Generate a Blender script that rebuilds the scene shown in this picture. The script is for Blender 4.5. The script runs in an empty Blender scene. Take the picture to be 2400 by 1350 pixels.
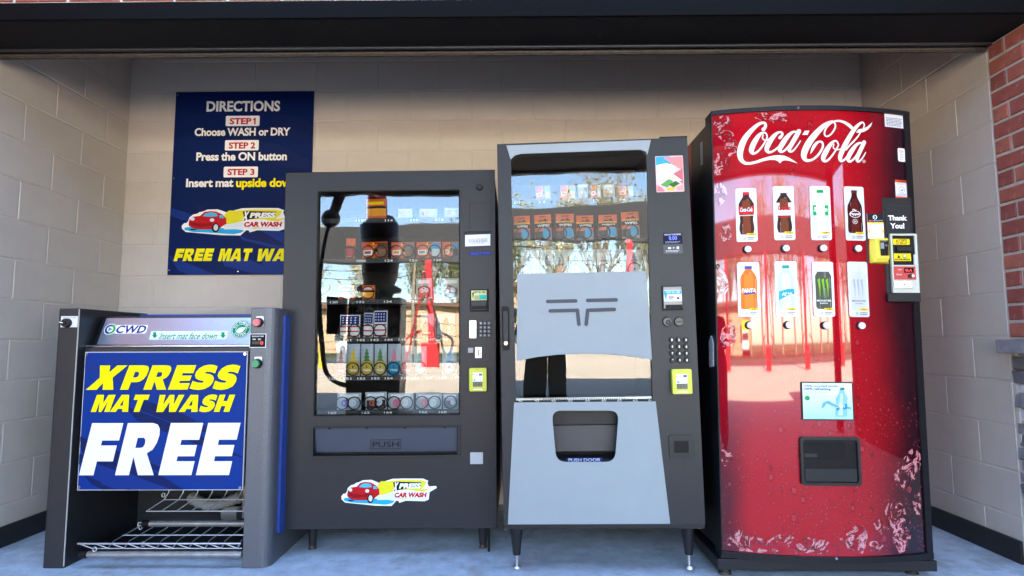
import bpy, bmesh, math, random
from mathutils import Vector, Matrix, Euler
from mathutils.geometry import tessellate_polygon
random.seed(7)
SC = bpy.context.scene
COL = SC.collection
R = math.radians

# ------------------------------------------------------------------ camera
FPX, PITCH, YAW, ROLL, CAMH = 1408.6, 0.0902, -0.0074, -0.0034, 0.9948
_cy, _sy, _cp, _sp = math.cos(YAW), math.sin(YAW), math.cos(PITCH), math.sin(PITCH)
FWD = Vector((_sy*_cp, _cy*_cp, _sp)); RT0 = Vector((_cy, -_sy, 0)); UP0 = RT0.cross(FWD)
RT = RT0*math.cos(ROLL) + UP0*math.sin(ROLL); UP = UP0*math.cos(ROLL) - RT0*math.sin(ROLL)
CAM = Vector((0, 0, CAMH))
cd = bpy.data.cameras.new('camera'); cam = bpy.data.objects.new('camera', cd); COL.objects.link(cam)
cam.matrix_world = Matrix(((RT.x, UP.x, -FWD.x, CAM.x), (RT.y, UP.y, -FWD.y, CAM.y), (RT.z, UP.z, -FWD.z, CAM.z), (0, 0, 0, 1)))
cd.sensor_width = 36; cd.lens = 36*FPX/2400; cd.clip_start = 0.02; cd.clip_end = 2000
SC.camera = cam

# ------------------------------------------------------------------ light
SUN_EL, SUN_AZ = R(39), R(8)          # the sun stands behind the building
w = bpy.data.worlds.new('World'); SC.world = w; w.use_nodes = True
nt = w.node_tree; sky = nt.nodes.new('ShaderNodeTexSky'); sky.sky_type = 'NISHITA'; sky.sun_disc = False
sky.sun_elevation = SUN_EL; sky.sun_rotation = SUN_AZ; sky.air_density = 1.0; sky.dust_density = 0.3; sky.ozone_density = 2.0
nt.links.new(sky.outputs[0], nt.nodes['Background'].inputs[0]); nt.nodes['Background'].inputs[1].default_value = 0.108
sl = bpy.data.lights.new('sun', 'SUN'); sl.energy = 5.0; sl.angle = R(0.53); sl.color = (1, .92, .80)
so = bpy.data.objects.new('sun', sl); COL.objects.link(so)
sd = Vector((math.sin(SUN_AZ)*math.cos(SUN_EL), math.cos(SUN_AZ)*math.cos(SUN_EL), math.sin(SUN_EL)))
so.rotation_euler = (-sd).to_track_quat('-Z', 'Y').to_euler(); so.location = (0, 20, 30)
SC.view_settings.view_transform = 'Standard'; SC.view_settings.look = 'None'; SC.view_settings.gamma = 1
SC.view_settings.exposure = 4.05
SC.render.engine = 'CYCLES'; SC.cycles.use_denoising = True; SC.cycles.max_bounces = 10
SC.cycles.diffuse_bounces = 5; SC.cycles.glossy_bounces = 5; SC.cycles.transparent_max_bounces = 16
SC.cycles.sample_clamp_indirect = 12; SC.cycles.caustics_reflective = False; SC.cycles.caustics_refractive = False

# ------------------------------------------------------------------ materials
def lin(h):
    if not isinstance(h, str): return tuple(h)
    c = [int(h[i:i+2], 16)/255 for i in (0, 2, 4)]
    return tuple(x/12.92 if x <= .04045 else ((x+.055)/1.055)**2.4 for x in c)
MATS = {}
def mat(name, col, rough=.5, metal=0, ior=1.5, var=0, vscale=30, bump=0, bscale=200, coat=0, bdist=.002, stretch=None, emit=0, spot=None, rvar=0, spec=.5):
    if name in MATS: return MATS[name]
    m = bpy.data.materials.new(name); MATS[name] = m; m.use_nodes = True
    n, l = m.node_tree.nodes, m.node_tree.links; b = n['Principled BSDF']; c = lin(col)
    b.inputs['Base Color'].default_value = (*c, 1); b.inputs['Roughness'].default_value = rough
    b.inputs['Metallic'].default_value = metal; b.inputs['IOR'].default_value = ior; b.inputs['Specular IOR Level'].default_value = spec
    if coat: b.inputs['Coat Weight'].default_value = coat; b.inputs['Coat Roughness'].default_value = .03
    if emit: b.inputs['Emission Color'].default_value = (*c, 1); b.inputs['Emission Strength'].default_value = emit
    if var or bump or spot or rvar:
        tc = n.new('ShaderNodeTexCoord'); mp = n.new('ShaderNodeMapping'); l.new(tc.outputs['Object'], mp.inputs[0])
        if stretch: mp.inputs['Scale'].default_value = stretch
    if var:
        t = n.new('ShaderNodeTexNoise'); t.inputs['Scale'].default_value = vscale; t.inputs['Detail'].default_value = 6; t.inputs['Roughness'].default_value = .65
        l.new(mp.outputs[0], t.inputs[0]); r = n.new('ShaderNodeValToRGB'); l.new(t.outputs[0], r.inputs[0])
        r.color_ramp.elements[0].position = .3; r.color_ramp.elements[1].position = .7
        r.color_ramp.elements[0].color = (*[x*(1-var) for x in c], 1); r.color_ramp.elements[1].color = (*[min(1, x*(1+var)) for x in c], 1)
        out = r.outputs[0]
        if spot:
            t2 = n.new('ShaderNodeTexNoise'); t2.inputs['Scale'].default_value = spot[1]; t2.inputs['Detail'].default_value = 8; t2.inputs['Roughness'].default_value = .7
            l.new(mp.outputs[0], t2.inputs[0]); r2 = n.new('ShaderNodeValToRGB'); l.new(t2.outputs[0], r2.inputs[0])
            r2.color_ramp.elements[0].position = spot[2]; r2.color_ramp.elements[1].position = spot[2]+.12
            mx = n.new('ShaderNodeMixRGB'); l.new(r2.outputs[0], mx.inputs[0]); l.new(out, mx.inputs[1]); mx.inputs[2].default_value = (*lin(spot[0]), 1); out = mx.outputs[0]
        l.new(out, b.inputs['Base Color'])
        if rvar:
            mr = n.new('ShaderNodeMapRange'); l.new(t.outputs[0], mr.inputs[0]); mr.inputs[3].default_value = rough-rvar; mr.inputs[4].default_value = rough+rvar; l.new(mr.outputs[0], b.inputs['Roughness'])
    if bump:
        t = n.new('ShaderNodeTexNoise'); t.inputs['Scale'].default_value = bscale; t.inputs['Detail'].default_value = 5
        l.new(mp.outputs[0], t.inputs[0]); bp = n.new('ShaderNodeBump'); bp.inputs['Strength'].default_value = bump; bp.inputs['Distance'].default_value = bdist
        l.new(t.outputs[0], bp.inputs['Height']); l.new(bp.outputs[0], b.inputs['Normal'])
    return m
def ink(h, rough=.45):
    return mat('ink_'+(h if isinstance(h, str) else '_'.join('%.2f' % x for x in h))+('' if rough == .45 else '_%.2f' % rough), h, rough, spec=.12)
def glassmat():
    m = bpy.data.materials.new('window_glass'); m.use_nodes = True; n, l = m.node_tree.nodes, m.node_tree.links
    n.remove(n['Principled BSDF']); t = n.new('ShaderNodeBsdfTransparent'); t.inputs[0].default_value = (.93, .95, .95, 1)
    g = n.new('ShaderNodeBsdfGlossy'); g.inputs['Roughness'].default_value = 0.0
    f = n.new('ShaderNodeFresnel'); f.inputs[0].default_value = 1.62; mx = n.new('ShaderNodeMixShader')
    l.new(f.outputs[0], mx.inputs[0]); l.new(t.outputs[0], mx.inputs[1]); l.new(g.outputs[0], mx.inputs[2]); l.new(mx.outputs[0], n['Material Output'].inputs[0])
    # slight waviness of large panes
    tc = n.new('ShaderNodeTexCoord'); tx = n.new('ShaderNodeTexNoise'); tx.inputs['Scale'].default_value = 2.2; tx.inputs['Detail'].default_value = 1
    bp = n.new('ShaderNodeBump'); bp.inputs['Strength'].default_value = .12; bp.inputs['Distance'].default_value = .02
    l.new(tc.outputs['Object'], tx.inputs[0]); l.new(tx.outputs[0], bp.inputs['Height']); l.new(bp.outputs[0], g.inputs['Normal'])
    return m

# ------------------------------------------------------------------ mesh helpers
def link(o, parent=None):
    COL.objects.link(o)
    if parent is not None: o.parent = parent
    return o
def tag(o, label, cat, group=None):
    o['label'] = label; o['category'] = cat
    if group: o['group'] = group
    return o
def empty(name, label, cat, loc=(0, 0, 0), rot=(0, 0, 0), group=None):
    o = bpy.data.objects.new(name, None); link(o); o.location = loc; o.rotation_euler = rot; o.empty_display_size = .1
    return tag(o, label, cat, group)
def struct(o):
    o['kind'] = 'structure'; return o
class MB:
    def __init__(s, m=None): s.v = []; s.f = []; s.fm = []; s.mats = []; s.cur = 0; s.sm = False; s.fs = []; (m and s.use(m))
    def use(s, m):
        if m not in s.mats: s.mats.append(m)
        s.cur = s.mats.index(m); return s
    def add(s, vs, fs, smooth=False):
        b = len(s.v); s.v += [tuple(v) for v in vs]
        for f in fs: s.f.append([b+i for i in f]); s.fm.append(s.cur); s.fs.append(smooth)
        return s
    def box(s, x0, x1, y0, y1, z0, z1):
        return s.add([(x0,y0,z0),(x1,y0,z0),(x1,y1,z0),(x0,y1,z0),(x0,y0,z1),(x1,y0,z1),(x1,y1,z1),(x0,y1,z1)],
                     [(0,3,2,1),(4,5,6,7),(0,1,5,4),(1,2,6,5),(2,3,7,6),(3,0,4,7)])
    def prism(s, loop, y0, y1, holes=()):
        """polygon in (x,z) extruded from y0 (front) to y1, holes as loops"""
        loops = [list(loop)]+[list(h) for h in holes]; flat = [p for lp in loops for p in lp]
        tri = tessellate_polygon([[Vector((p[0], p[1], 0)) for p in lp] for lp in loops])
        n = len(flat); vs = [(p[0], y0, p[1]) for p in flat]+[(p[0], y1, p[1]) for p in flat]; fs = []
        for t in tri:
            a, b_, c = t
            ar = (flat[b_][0]-flat[a][0])*(flat[c][1]-flat[a][1])-(flat[b_][1]-flat[a][1])*(flat[c][0]-flat[a][0])
            if ar < 0: t = (a, c, b_)
            fs.append(tuple(t)); fs.append(tuple(n+i for i in reversed(t)))
        k = 0
        for li, lp in enumerate(loops):
            m = len(lp); ar = sum(lp[i][0]*lp[(i+1) % m][1]-lp[(i+1) % m][0]*lp[i][1] for i in range(m)); ccw = (ar > 0) == (li == 0)
            for i in range(m):
                j = (i+1) % m; q = (k+i, n+k+i, n+k+j, k+j); fs.append(q if not ccw else q[::-1])
            k += m
        return s.add(vs, fs)
    def tube(s, pts, r, n=8, closed=False, caps=True):
        pts = [Vector(p) for p in pts]; m = len(pts); rs = r if isinstance(r, (list, tuple)) else [r]*m; vs = []; up = None
        for i, p in enumerate(pts):
            a = pts[(i-1) % m] if (closed or i > 0) else p; b = pts[(i+1) % m] if (closed or i < m-1) else p
            d = (b-a).normalized()
            if up is None: up = Vector((0, 0, 1)) if abs(d.z) < .9 else Vector((1, 0, 0))
            x = d.cross(up).normalized(); up = x.cross(d).normalized()
            for k in range(n):
                t = 2*math.pi*k/n; vs.append(p+(x*math.cos(t)+up*math.sin(t))*rs[i])
        fs = []
        for i in range(m if closed else m-1):
            for k in range(n):
                a, b = i*n+k, i*n+(k+1) % n; c, d = ((i+1) % m)*n+(k+1) % n, ((i+1) % m)*n+k; fs.append((a, d, c, b)[::-1])
        s.add(vs, fs, True)
        if caps and not closed:
            s.add(vs[:n], [tuple(range(n))]); s.add(vs[-n:], [tuple(reversed(range(n)))])
        return s
    def cyl(s, p0, p1, r0, r1=None, n=24):
        return s.tube([p0, p1], [r0, r0 if r1 is None else r1], n)
    def sphere(s, c, r, n=12, sq=(1, 1, 1)):
        vs = [(c[0], c[1], c[2]-r*sq[2])]; fs = []; m = n//2
        for i in range(1, m):
            ph = -math.pi/2+math.pi*i/m
            for k in range(n):
                t = 2*math.pi*k/n; vs.append((c[0]+r*sq[0]*math.cos(ph)*math.cos(t), c[1]+r*sq[1]*math.cos(ph)*math.sin(t), c[2]+r*sq[2]*math.sin(ph)))
        vs.append((c[0], c[1], c[2]+r*sq[2])); e = len(vs)-1
        for k in range(n):
            fs.append((0, 1+(k+1) % n, 1+k)); fs.append((e, e-n+k, e-n+(k+1) % n))
            for i in range(m-2):
                a = 1+i*n+k; b = 1+i*n+(k+1) % n; fs.append((a, b, b+n, a+n))
        return s.add(vs, fs, True)
    def mesh(s, name):
        me = bpy.data.meshes.new(name); me.from_pydata(s.v, [], s.f)
        for m in s.mats: me.materials.append(m)
        me.polygons.foreach_set('material_index', s.fm); me.polygons.foreach_set('use_smooth', s.fs); me.update(); return me
    def build(s, name, parent=None, bevel=0, seg=2, loc=None):
        o = bpy.data.objects.new(name, s.mesh(name)); link(o, parent)
        if loc: o.location = loc
        if bevel:
            b = o.modifiers.new('bevel', 'BEVEL'); b.width = bevel; b.segments = seg; b.limit_method = 'ANGLE'; b.angle_limit = R(40); b.harden_normals = False
        return o
def rrect(x0, x1, z0, z1, r, n=5):
    out = []
    for cx, cz, a in ((x1-r, z0+r, -90), (x1-r, z1-r, 0), (x0+r, z1-r, 90), (x0+r, z0+r, 180)):
        for i in range(n+1):
            t = R(a+90*i/n); out.append((cx+r*math.cos(t), cz+r*math.sin(t)))
    return out
def circ(cx, cz, r, n=24, rz=None):
    rz = rz or r; return [(cx+r*math.cos(2*math.pi*i/n), cz+rz*math.sin(2*math.pi*i/n)) for i in range(n)]
def rnd_poly(poly, rad, n=5):
    """round the corners of a convex polygon"""
    out = []; m = len(poly)
    for i in range(m):
        p = Vector(poly[i]); a = Vector(poly[i-1]); b = Vector(poly[(i+1) % m]); r = rad[i] if isinstance(rad, (list, tuple)) else rad
        if not r: out.append(tuple(p)); continue
        da = (a-p).normalized(); db = (b-p).normalized(); p0 = p+da*r; p1 = p+db*r
        for k in range(n+1):
            t = k/n; out.append(tuple(p0*(1-t)**2+p*2*t*(1-t)+p1*t*t))
    return out
def catmull(pts, k=6):
    out = []; P = [Vector(p) for p in pts]
    for i in range(len(P)-1):
        p0 = P[max(i-1, 0)]; p1 = P[i]; p2 = P[i+1]; p3 = P[min(i+2, len(P)-1)]
        for j in range(k):
            t = j/k; out.append(.5*((2*p1)+(p2-p0)*t+(2*p0-5*p1+4*p2-p3)*t*t+(3*p1-p0-3*p2+p3)*t**3))
    out.append(P[-1]); return out
TXT = {}
def text2d(body, bold=0, space=1.0):
    k = (body, bold, space)
    if k not in TXT:
        cu = bpy.data.curves.new('text', 'FONT'); cu.body = body; cu.offset = bold; cu.resolution_u = 3; cu.space_character = space
        o = bpy.data.objects.new('text', cu); COL.objects.link(o)
        me = bpy.data.meshes.new_from_object(o.evaluated_get(bpy.context.evaluated_depsgraph_get()))
        vs = [(v.co.x, v.co.y) for v in me.vertices]; fs = [tuple(p.vertices) for p in me.polygons]
        bpy.data.objects.remove(o); bpy.data.meshes.remove(me); bpy.data.curves.remove(cu)
        x0 = min(v[0] for v in vs); x1 = max(v[0] for v in vs); y0 = min(v[1] for v in vs); y1 = max(v[1] for v in vs)
        TXT[k] = ([((v[0]-x0)/(x1-x0), (v[1]-y0)/(y1-y0)) for v in vs], fs)
    return TXT[k]
# heavy block capitals (unit height)
GL = {
 'F': [[(0,0),(0,1),(.62,1),(.62,.665),(.285,.665),(.285,.57),(.6,.57),(.6,.265),(.285,.265),(.285,0)]],
 'E': [[(0,0),(0,1),(.64,1),(.64,.675),(.29,.675),(.29,.575),(.62,.575),(.62,.36),(.29,.36),(.29,.265),(.65,.265),(.65,0)]],
 'R': [[(0,0),(0,1),(.5,1),(.6,.97),(.66,.89),(.685,.77),(.67,.62),(.62,.49),(.52,.42),(.764,0),(.453,0),(.274,.35),(.274,0)],
       [(.268,.522),(.268,.716),(.39,.716),(.43,.68),(.44,.6),(.42,.54),(.38,.522)]],
 'P': [[(0,0),(0,1),(.5,1),(.62,.97),(.69,.89),(.715,.75),(.7,.57),(.65,.42),(.56,.34),(.46,.31),(.275,.31),(.275,0)],
       [(.275,.5),(.275,.73),(.39,.73),(.43,.69),(.44,.61),(.42,.53),(.37,.5)]],
 'X': [[(-.06,0),(.25,.5),(.1,1),(.44,1),(.5,.72),(.68,1),(1.02,1),(.68,.5),(.86,0),(.5,0),(.43,.28),(.3,0)]],
 'S': [[(.66,.95),(.66,.66),(.5,.72),(.36,.73),(.31,.7),(.34,.66),(.5,.63),(.62,.56),(.69,.44),(.7,.3),(.65,.14),(.52,.03),(.33,-.02),(.15,.0),(0,.05),(0,.36),(.18,.29),(.33,.27),(.39,.3),(.36,.35),(.2,.39),(.08,.46),(.01,.58),(.01,.72),(.07,.87),(.2,.98),(.38,1.02),(.54,1)]],
 'M': [[(0,0),(0,1),(.36,1),(.475,.52),(.6,1),(.96,1),(.96,0),(.69,0),(.69,.6),(.54,0),(.4,0),(.27,.6),(.27,0)]],
 'A': [[(-.04,0),(.26,1),(.64,1),(.9,0),(.59,0),(.55,.17),(.31,.17),(.27,0)], [(.355,.37),(.51,.37),(.44,.72)]],
 'T': [[(.22,0),(.22,.7),(0,.7),(0,1),(.74,1),(.74,.7),(.52,.7),(.52,0)]],
 'W': [[(.13,0),(0,1),(.29,1),(.35,.42),(.5,1),(.74,1),(.88,.42),(.95,1),(1.24,1),(1.1,0),(.77,0),(.62,.58),(.47,0)]],
 'H': [[(0,0),(0,1),(.29,1),(.29,.63),(.49,.63),(.49,1),(.78,1),(.78,0),(.49,0),(.49,.34),(.29,.34),(.29,0)]],
}
def block2d(body, shear=.22, gap=.07, space=.3):
    x = 0; loopsets = []
    for ch in body:
        if ch == ' ': x += space; continue
        g = GL[ch]; wd = max(p[0] for p in g[0])
        loopsets.append([[(p[0]+x+shear*p[1], p[1]) for p in lp] for lp in g]); x += wd+gap
    xs = [p[0] for g in loopsets for lp in g for p in lp]; x0, x1 = min(xs), max(xs)
    return [[[((p[0]-x0)/(x1-x0), p[1]) for p in lp] for lp in g] for g in loopsets]

class Frame:
    """a vertical working plane of a machine: origin, and where a sight line meets it"""
    def __init__(s, o=None, M=None, curve=None):
        s.M = M if M else o.matrix_basis.copy(); s.I = s.M.inverted(); s.curve = curve
    def uv(s, px, py, d=0.0):
        q = (RT*((px-1200)/FPX)+UP*((675-py)/FPX)+FWD); p = s.I @ CAM; q = s.I.to_3x3() @ q
        y = d
        for _ in range(6 if s.curve else 1):
            t = (y-p.y)/q.y; u = p.x+q.x*t; v = p.z+q.z*t
            if s.curve: y = d+s.curve(u)
        return (u, v)
    def box(s, x0, y0, x1, y1, d=0.0):
        """pixel box -> (u0,u1,v0,v1) using edge midpoints"""
        l = s.uv(x0, (y0+y1)/2, d)[0]; r = s.uv(x1, (y0+y1)/2, d)[0]; t = s.uv((x0+x1)/2, y0, d)[1]; b = s.uv((x0+x1)/2, y1, d)[1]
        return l, r, b, t
class Print:
    """flat print: coloured shapes laid one above the other, a quarter millimetre apart"""
    def __init__(s, fr=None, y=-.001, step=.00025, curve=None): s.mb = MB(); s.fr = fr; s.y = y; s.step = step; s.k = 0; s.curve = curve
    def _put(s, pts, faces, m):
        y = s.y-s.step*s.k; s.k += 1; c = s.curve
        s.mb.use(m).add([(p[0], y+(c(p[0]) if c else 0), p[1]) for p in pts], faces)
    def poly(s, loops, m):
        flat = [p for lp in loops for p in lp]; tri = tessellate_polygon([[Vector((p[0], p[1], 0)) for p in lp] for lp in loops]); fs = []
        for a, b, c in tri:
            ar = (flat[b][0]-flat[a][0])*(flat[c][1]-flat[a][1])-(flat[b][1]-flat[a][1])*(flat[c][0]-flat[a][0])
            fs.append((a, b, c) if ar > 0 else (a, c, b))
        s._put(flat, fs, m); return s
    def px(s, loop, m): return s.poly([[s.fr.uv(*p) for p in loop]], m)
    def rect(s, b, m, r=0): return s.poly([rrect(*b, r) if r else [(b[0], b[2]), (b[1], b[2]), (b[1], b[3]), (b[0], b[3])]], m)
    def text(s, b, body, m, bold=0, shear=0, space=1.0):
        vs, fs = text2d(body, bold, space); W, H = b[1]-b[0], b[3]-b[2]; sh = shear*H; W2 = W-abs(sh)
        s._put([(b[0]+v[0]*W2+v[1]*sh, b[2]+v[1]*H) for v in vs], fs, m); return s
    def block(s, b, body, m, shear=.22, gap=.07, space=.3):
        W, H = b[1]-b[0], b[3]-b[2]
        for g in block2d(body, shear, gap, space):
            s.poly([[(b[0]+p[0]*W, b[2]+p[1]*H) for p in lp] for lp in g], m); s.k -= 1
        s.k += 1; return s
    def lines(s, b, n, m, fill=.45):
        W, H = b[1]-b[0], b[3]-b[2]
        for i in range(n):
            z = b[3]-H*(i+.5)/n; h = H/n*fill*.5; x = b[0]; e = b[1]-(random.uniform(.0, .35)*W if i == n-1 else random.uniform(0, .1)*W)
            while x < e:
                x2 = min(e, x+W*random.uniform(.06, .16)); s.rect((x, x2, z-h, z+h), m); s.k -= 1; x = x2+W*.025
        s.k += 1; return s
    def stroke(s, pts, m, k=5):
        P = catmull([(p[0], p[1], p[2]) for p in pts], k); vs = []; n = len(P)
        for i, p in enumerate(P):
            a, b = P[max(i-1, 0)], P[min(i+1, n-1)]; d = Vector((b.x-a.x, b.y-a.y)); d = d.normalized() if d.length > 1e-9 else Vector((1, 0))
            nx, ny = -d.y, d.x; h = max(p.z, .0)/2
            vs += [(p.x+nx*h, p.y+ny*h), (p.x-nx*h, p.y-ny*h)]
        s._put(vs, [(2*i, 2*i+1, 2*i+3, 2*i+2) for i in range(n-1)], m)
        for e in (0, -1): s.poly([circ(P[e].x, P[e].y, max(P[e].z/2, 1e-4), 12)], m)
        return s
    def build(s, name, parent=None): return s.mb.build(name, parent)

# ================================================================== the setting
D, XL, XR, CH, BL = 3.809, -2.538, 2.256, .2032, .4064
YF, YB = 2.49, 2.78                      # front and back of the brick facade
WALLC = (.55, .495, .44)
m_block = mat('painted_block', WALLC, .55, var=.05, vscale=6, bump=.55, bscale=160, bdist=.0025)
m_mortar_p = mat('painted_mortar', (.55, .495, .44), .6, var=.05, vscale=9, bump=.5, bscale=240)
m_base = mat('rubber_base', (.012, .012, .013), .45, bump=.1, bscale=60)
m_floor = mat('floor_concrete', (.57, .625, .68), .66, var=.22, vscale=11, bump=1, bscale=70, spot=((.42, .42, .42), 3.4, .54), stretch=(1, 1, 1), bdist=.003)
m_lot = mat('lot_concrete', (.64, .545, .425), .85, var=.10, vscale=.35, bump=.3, bscale=20)
m_asph = mat('asphalt', (.06, .06, .062), .9, var=.15, vscale=.8)
m_grass = mat('grass', (.10, .14, .04), .9, var=.35, vscale=1.5)
m_brick = [mat('brick_%d' % i, c, .85, var=.22, vscale=35, bump=.9, bscale=130, spot=((.46, .36, .32), 30, .615), bdist=.003) for i, c in enumerate([(.36, .10, .07), (.31, .08, .06), (.40, .125, .085), (.27, .07, .055)])]
m_bmortar = mat('brick_mortar', (.50, .475, .43), .95, var=.15, vscale=40, bump=.7, bscale=220)
m_stone = [mat('ledgestone_%d' % i, c, .8, var=.35, vscale=14, bump=1, bscale=45, bdist=.006, spot=(s, 12, .63)) for i, (c, s) in enumerate([((.24, .23, .245), (.42, .40, .39)), ((.31, .30, .315), (.46, .44, .42)), ((.62, .61, .62), (.70, .68, .64)), ((.15, .147, .155), (.42, .41, .41))])]
m_steel = mat('black_steel', (.003, .003, .0033), .45, var=.3, vscale=60, rvar=.1, spec=.05)
m_soffit = mat('rough_black_soffit', (.008, .008, .009), .75, spec=.2, bump=1, bscale=140, bdist=.006, var=.3, vscale=90, spot=((.16, .155, .15), 300, .70))
m_rust = mat('weathered_lip', (.05, .04, .034), .5, var=.45, vscale=70, metal=.3, bump=.6, bscale=90)
m_under = mat('dark_underside', (.035, .035, .037), .8, var=.2, vscale=2)

def sheet(name, x0, x1, y0, y1, z, m, nx=1):
    mb = MB(m); mb.add([(x0, y0, z), (x1, y0, z), (x1, y1, z), (x0, y1, z)], [(0, 1, 2, 3)]); return struct(mb.build(name))
sheet('ground', -500, 500, -700, 300, -.012, m_lot)
mb = MB(m_floor); mb.box(XL-.2, XR+.2, YF-.45, D+.2, -.2, 0); struct(mb.build('floor'))
sheet('grass_verge', -300, 300, -31, -25.5, .10, m_grass)
sheet('road', -300, 300, -43, -31, .004, m_asph)
mb = MB(m_lot); mb.box(-300, 300, -25.5, -25.2, -.01, .13); struct(mb.build('kerb'))
sheet('lawn', -300, 300, -600, -43.5, .05, m_grass)

def inset_block(w_, h_, dpt, bev=.004):
    """a block whose front (y=0) edges are eased; extends back to y=dpt"""
    b = bev; f = [(-w_/2+b, 0, -h_/2+b), (w_/2-b, 0, -h_/2+b), (w_/2-b, 0, h_/2-b), (-w_/2+b, 0, h_/2-b)]
    e = [(-w_/2, b*.8, -h_/2), (w_/2, b*.8, -h_/2), (w_/2, b*.8, h_/2), (-w_/2, b*.8, h_/2)]
    k = [(p[0], dpt, p[2]) for p in e]
    q = lambda a, c: [(a+i, a+(i+1) % 4, c+(i+1) % 4, c+i)[::-1] for i in range(4)]
    return f+e+k, [(0, 1, 2, 3)]+q(0, 4)+q(4, 8)
def block_mesh(w_, h_, dpt, m, bev=.003, name='block'):
    v, f = inset_block(w_, h_, dpt, bev); mb = MB(m); mb.add(v, f); return mb.mesh(name)
J = .008
B_FULL = block_mesh(BL-J, CH-J, .05, m_block); B_CACHE = {}
def block_wall(name, label, p0, ang, length, courses, first):
    """p0: left end seen from the front, ang: heading; first(k): offset of the first joint in course k"""
    root = empty(name, label, 'wall', p0, (0, 0, ang))
    mb = MB(m_mortar_p); mb.box(-.02, length+.02, .0028, .15, 0, courses*CH); mb.build('mortar', root)
    for k in range(courses):
        xs = [0.]; x = first(k)
        while x < .03: x += BL
        while x < length-.02: xs.append(x); x += BL
        xs.append(length)
        for a, b in zip(xs, xs[1:]):
            wd = round(b-a-J, 3)
            if wd < .02: continue
            me = B_FULL if abs(wd-(BL-J)) < .002 else B_CACHE.setdefault(wd, block_mesh(wd, CH-J, .05, m_block))
            o = bpy.data.objects.new('block', me); link(o, root); o.location = ((a+b)/2, random.uniform(-.0006, .0006), (k+.5)*CH)
            o.rotation_euler = (random.uniform(-.002, .002), 0, random.uniform(-.0015, .0015))
    return root
NC = 15
# course index from the floor; k0 (top line) is 13 courses up
block_wall('block_wall', 'painted concrete block wall at the back of the alcove behind the machines', (XL, D, 0), 0, XR-XL, NC,
           lambda k: (-2.3217-XL) % BL if (12-k) % 2 == 0 else ((-2.3217-XL)+CH) % BL)
wl = block_wall('block_wall', 'painted block side wall beside the mat washer on the left', (XL, YB, 0), R(90), D-YB, NC,
           lambda k: (D-YB-CH) % BL if (12-k) % 2 == 1 else (D-YB) % BL)
wr = block_wall('block_wall', 'painted block side wall right of the red drink machine', (XR, D, 0), R(-90), D-YB, NC,
           lambda k: (.8093 % BL) if (12-k) % 2 == 0 else ((.8093+CH) % BL))
for wall, L in ((wl, D-YB), (wr, D-YB)):
    mb = MB(m_base); mb.box(.002, L-.012, -.012, .001, .0, .102); mb.build('baseboard', wall, .002)
mb = MB(m_under); mb.box(XL-.15, XR+.15, YB+.001, D+.15, NC*CH, NC*CH+.1); struct(mb.build('ceiling'))

# ---- lintel beam
LZ = 2.402
lint = empty('lintel_beam', 'black steel lintel beam spanning the alcove opening', 'beam', (XL-.1, 0, 0))
LW = XR-XL+.2
MB(m_soffit).box(0, LW, YF+.012, YB-.03, LZ, LZ+.07).build('soffit', lint)
MB(m_steel).box(-.4, LW+.4, YF-.004, YF+.011, LZ-.001, LZ+.078).build('fascia_plate', lint, .003)
mb = MB(mat('edge_steel', (.03, .032, .038), .35, metal=.4)); mb.tube([(.098, YB-.028, LZ-.004), (LW-.102, YB-.028, LZ-.004)], .011, 10); mb.build('edge_bar', lint)
MB(m_steel).box(.099, LW-.103, YB-.020, YB-.003, LZ-.008, LZ+.09).build('back_angle', lint, .002)
mb = MB(m_rust); mb.tube([(.099, YB+.002, LZ-.016), (LW-.103, YB+.002, LZ-.016)], .0125, 10); mb.box(.1, LW-.104, YB-.004, YB+.012, LZ-.03, LZ-.012); mb.build('drip_lip', lint, .002)

# ---- brick work
BH, BLEN = .0775, .235
brick_cache = {}
def brick_mesh(w_, h_, dpt, i):
    key = (round(w_, 3), round(h_, 3), dpt, i)
    if key not in brick_cache:
        v, f = inset_block(w_, h_, dpt, .004); rr = random.Random(i*31+int(w_*1000)); v = [(x+rr.uniform(-.0018, .0018), y+rr.uniform(-.0012, .0015), z+rr.uniform(-.0016, .0016)) for x, y, z in v]
        mb = MB(m_brick[i % 4]); mb.add(v, f); brick_cache[key] = mb.mesh('brick')
    return brick_cache[key]
def bricks(root, x0, x1, z0, z1, plane, off0=0.0, alt=None, dpt=.05):
    """plane: function (s,z)->(location, rotz) along the face"""
    nrow = int((z1-z0)/BH+.01)
    for k in range(nrow):
        z = z0+(k+.5)*BH; xs = [x0]; x = x0+((alt[k % 2]) if alt else (off0 if k % 2 else BLEN/2+off0))
        while x < x1-.03: xs.append(x); x += BLEN
        xs.append(x1)
        for a, b in zip(xs, xs[1:]):
            if b-a < .03: continue
            o = bpy.data.objects.new('brick', brick_mesh(b-a-.0135, BH-.0135, dpt, random.randrange(8))); link(o, root)
            loc, rz = plane((a+b)/2, z); o.location = loc; o.rotation_euler = (random.uniform(-.006, .006), 0, rz+random.uniform(-.006, .006))
fw = empty('brick_wall', 'red brick facade course directly above the black lintel', 'wall', (0, 0, 0))
MB(m_bmortar).box(XL-.5, XR+.5, YF+.006, YB-.035, LZ+.0785, LZ+.0785+4*BH).build('mortar', fw)
bricks(fw, XL-.5, XR+.5, LZ+.0785, LZ+.0785+4*BH+.001, lambda s, z: ((s, YF, z), 0), off0=.02)

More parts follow.
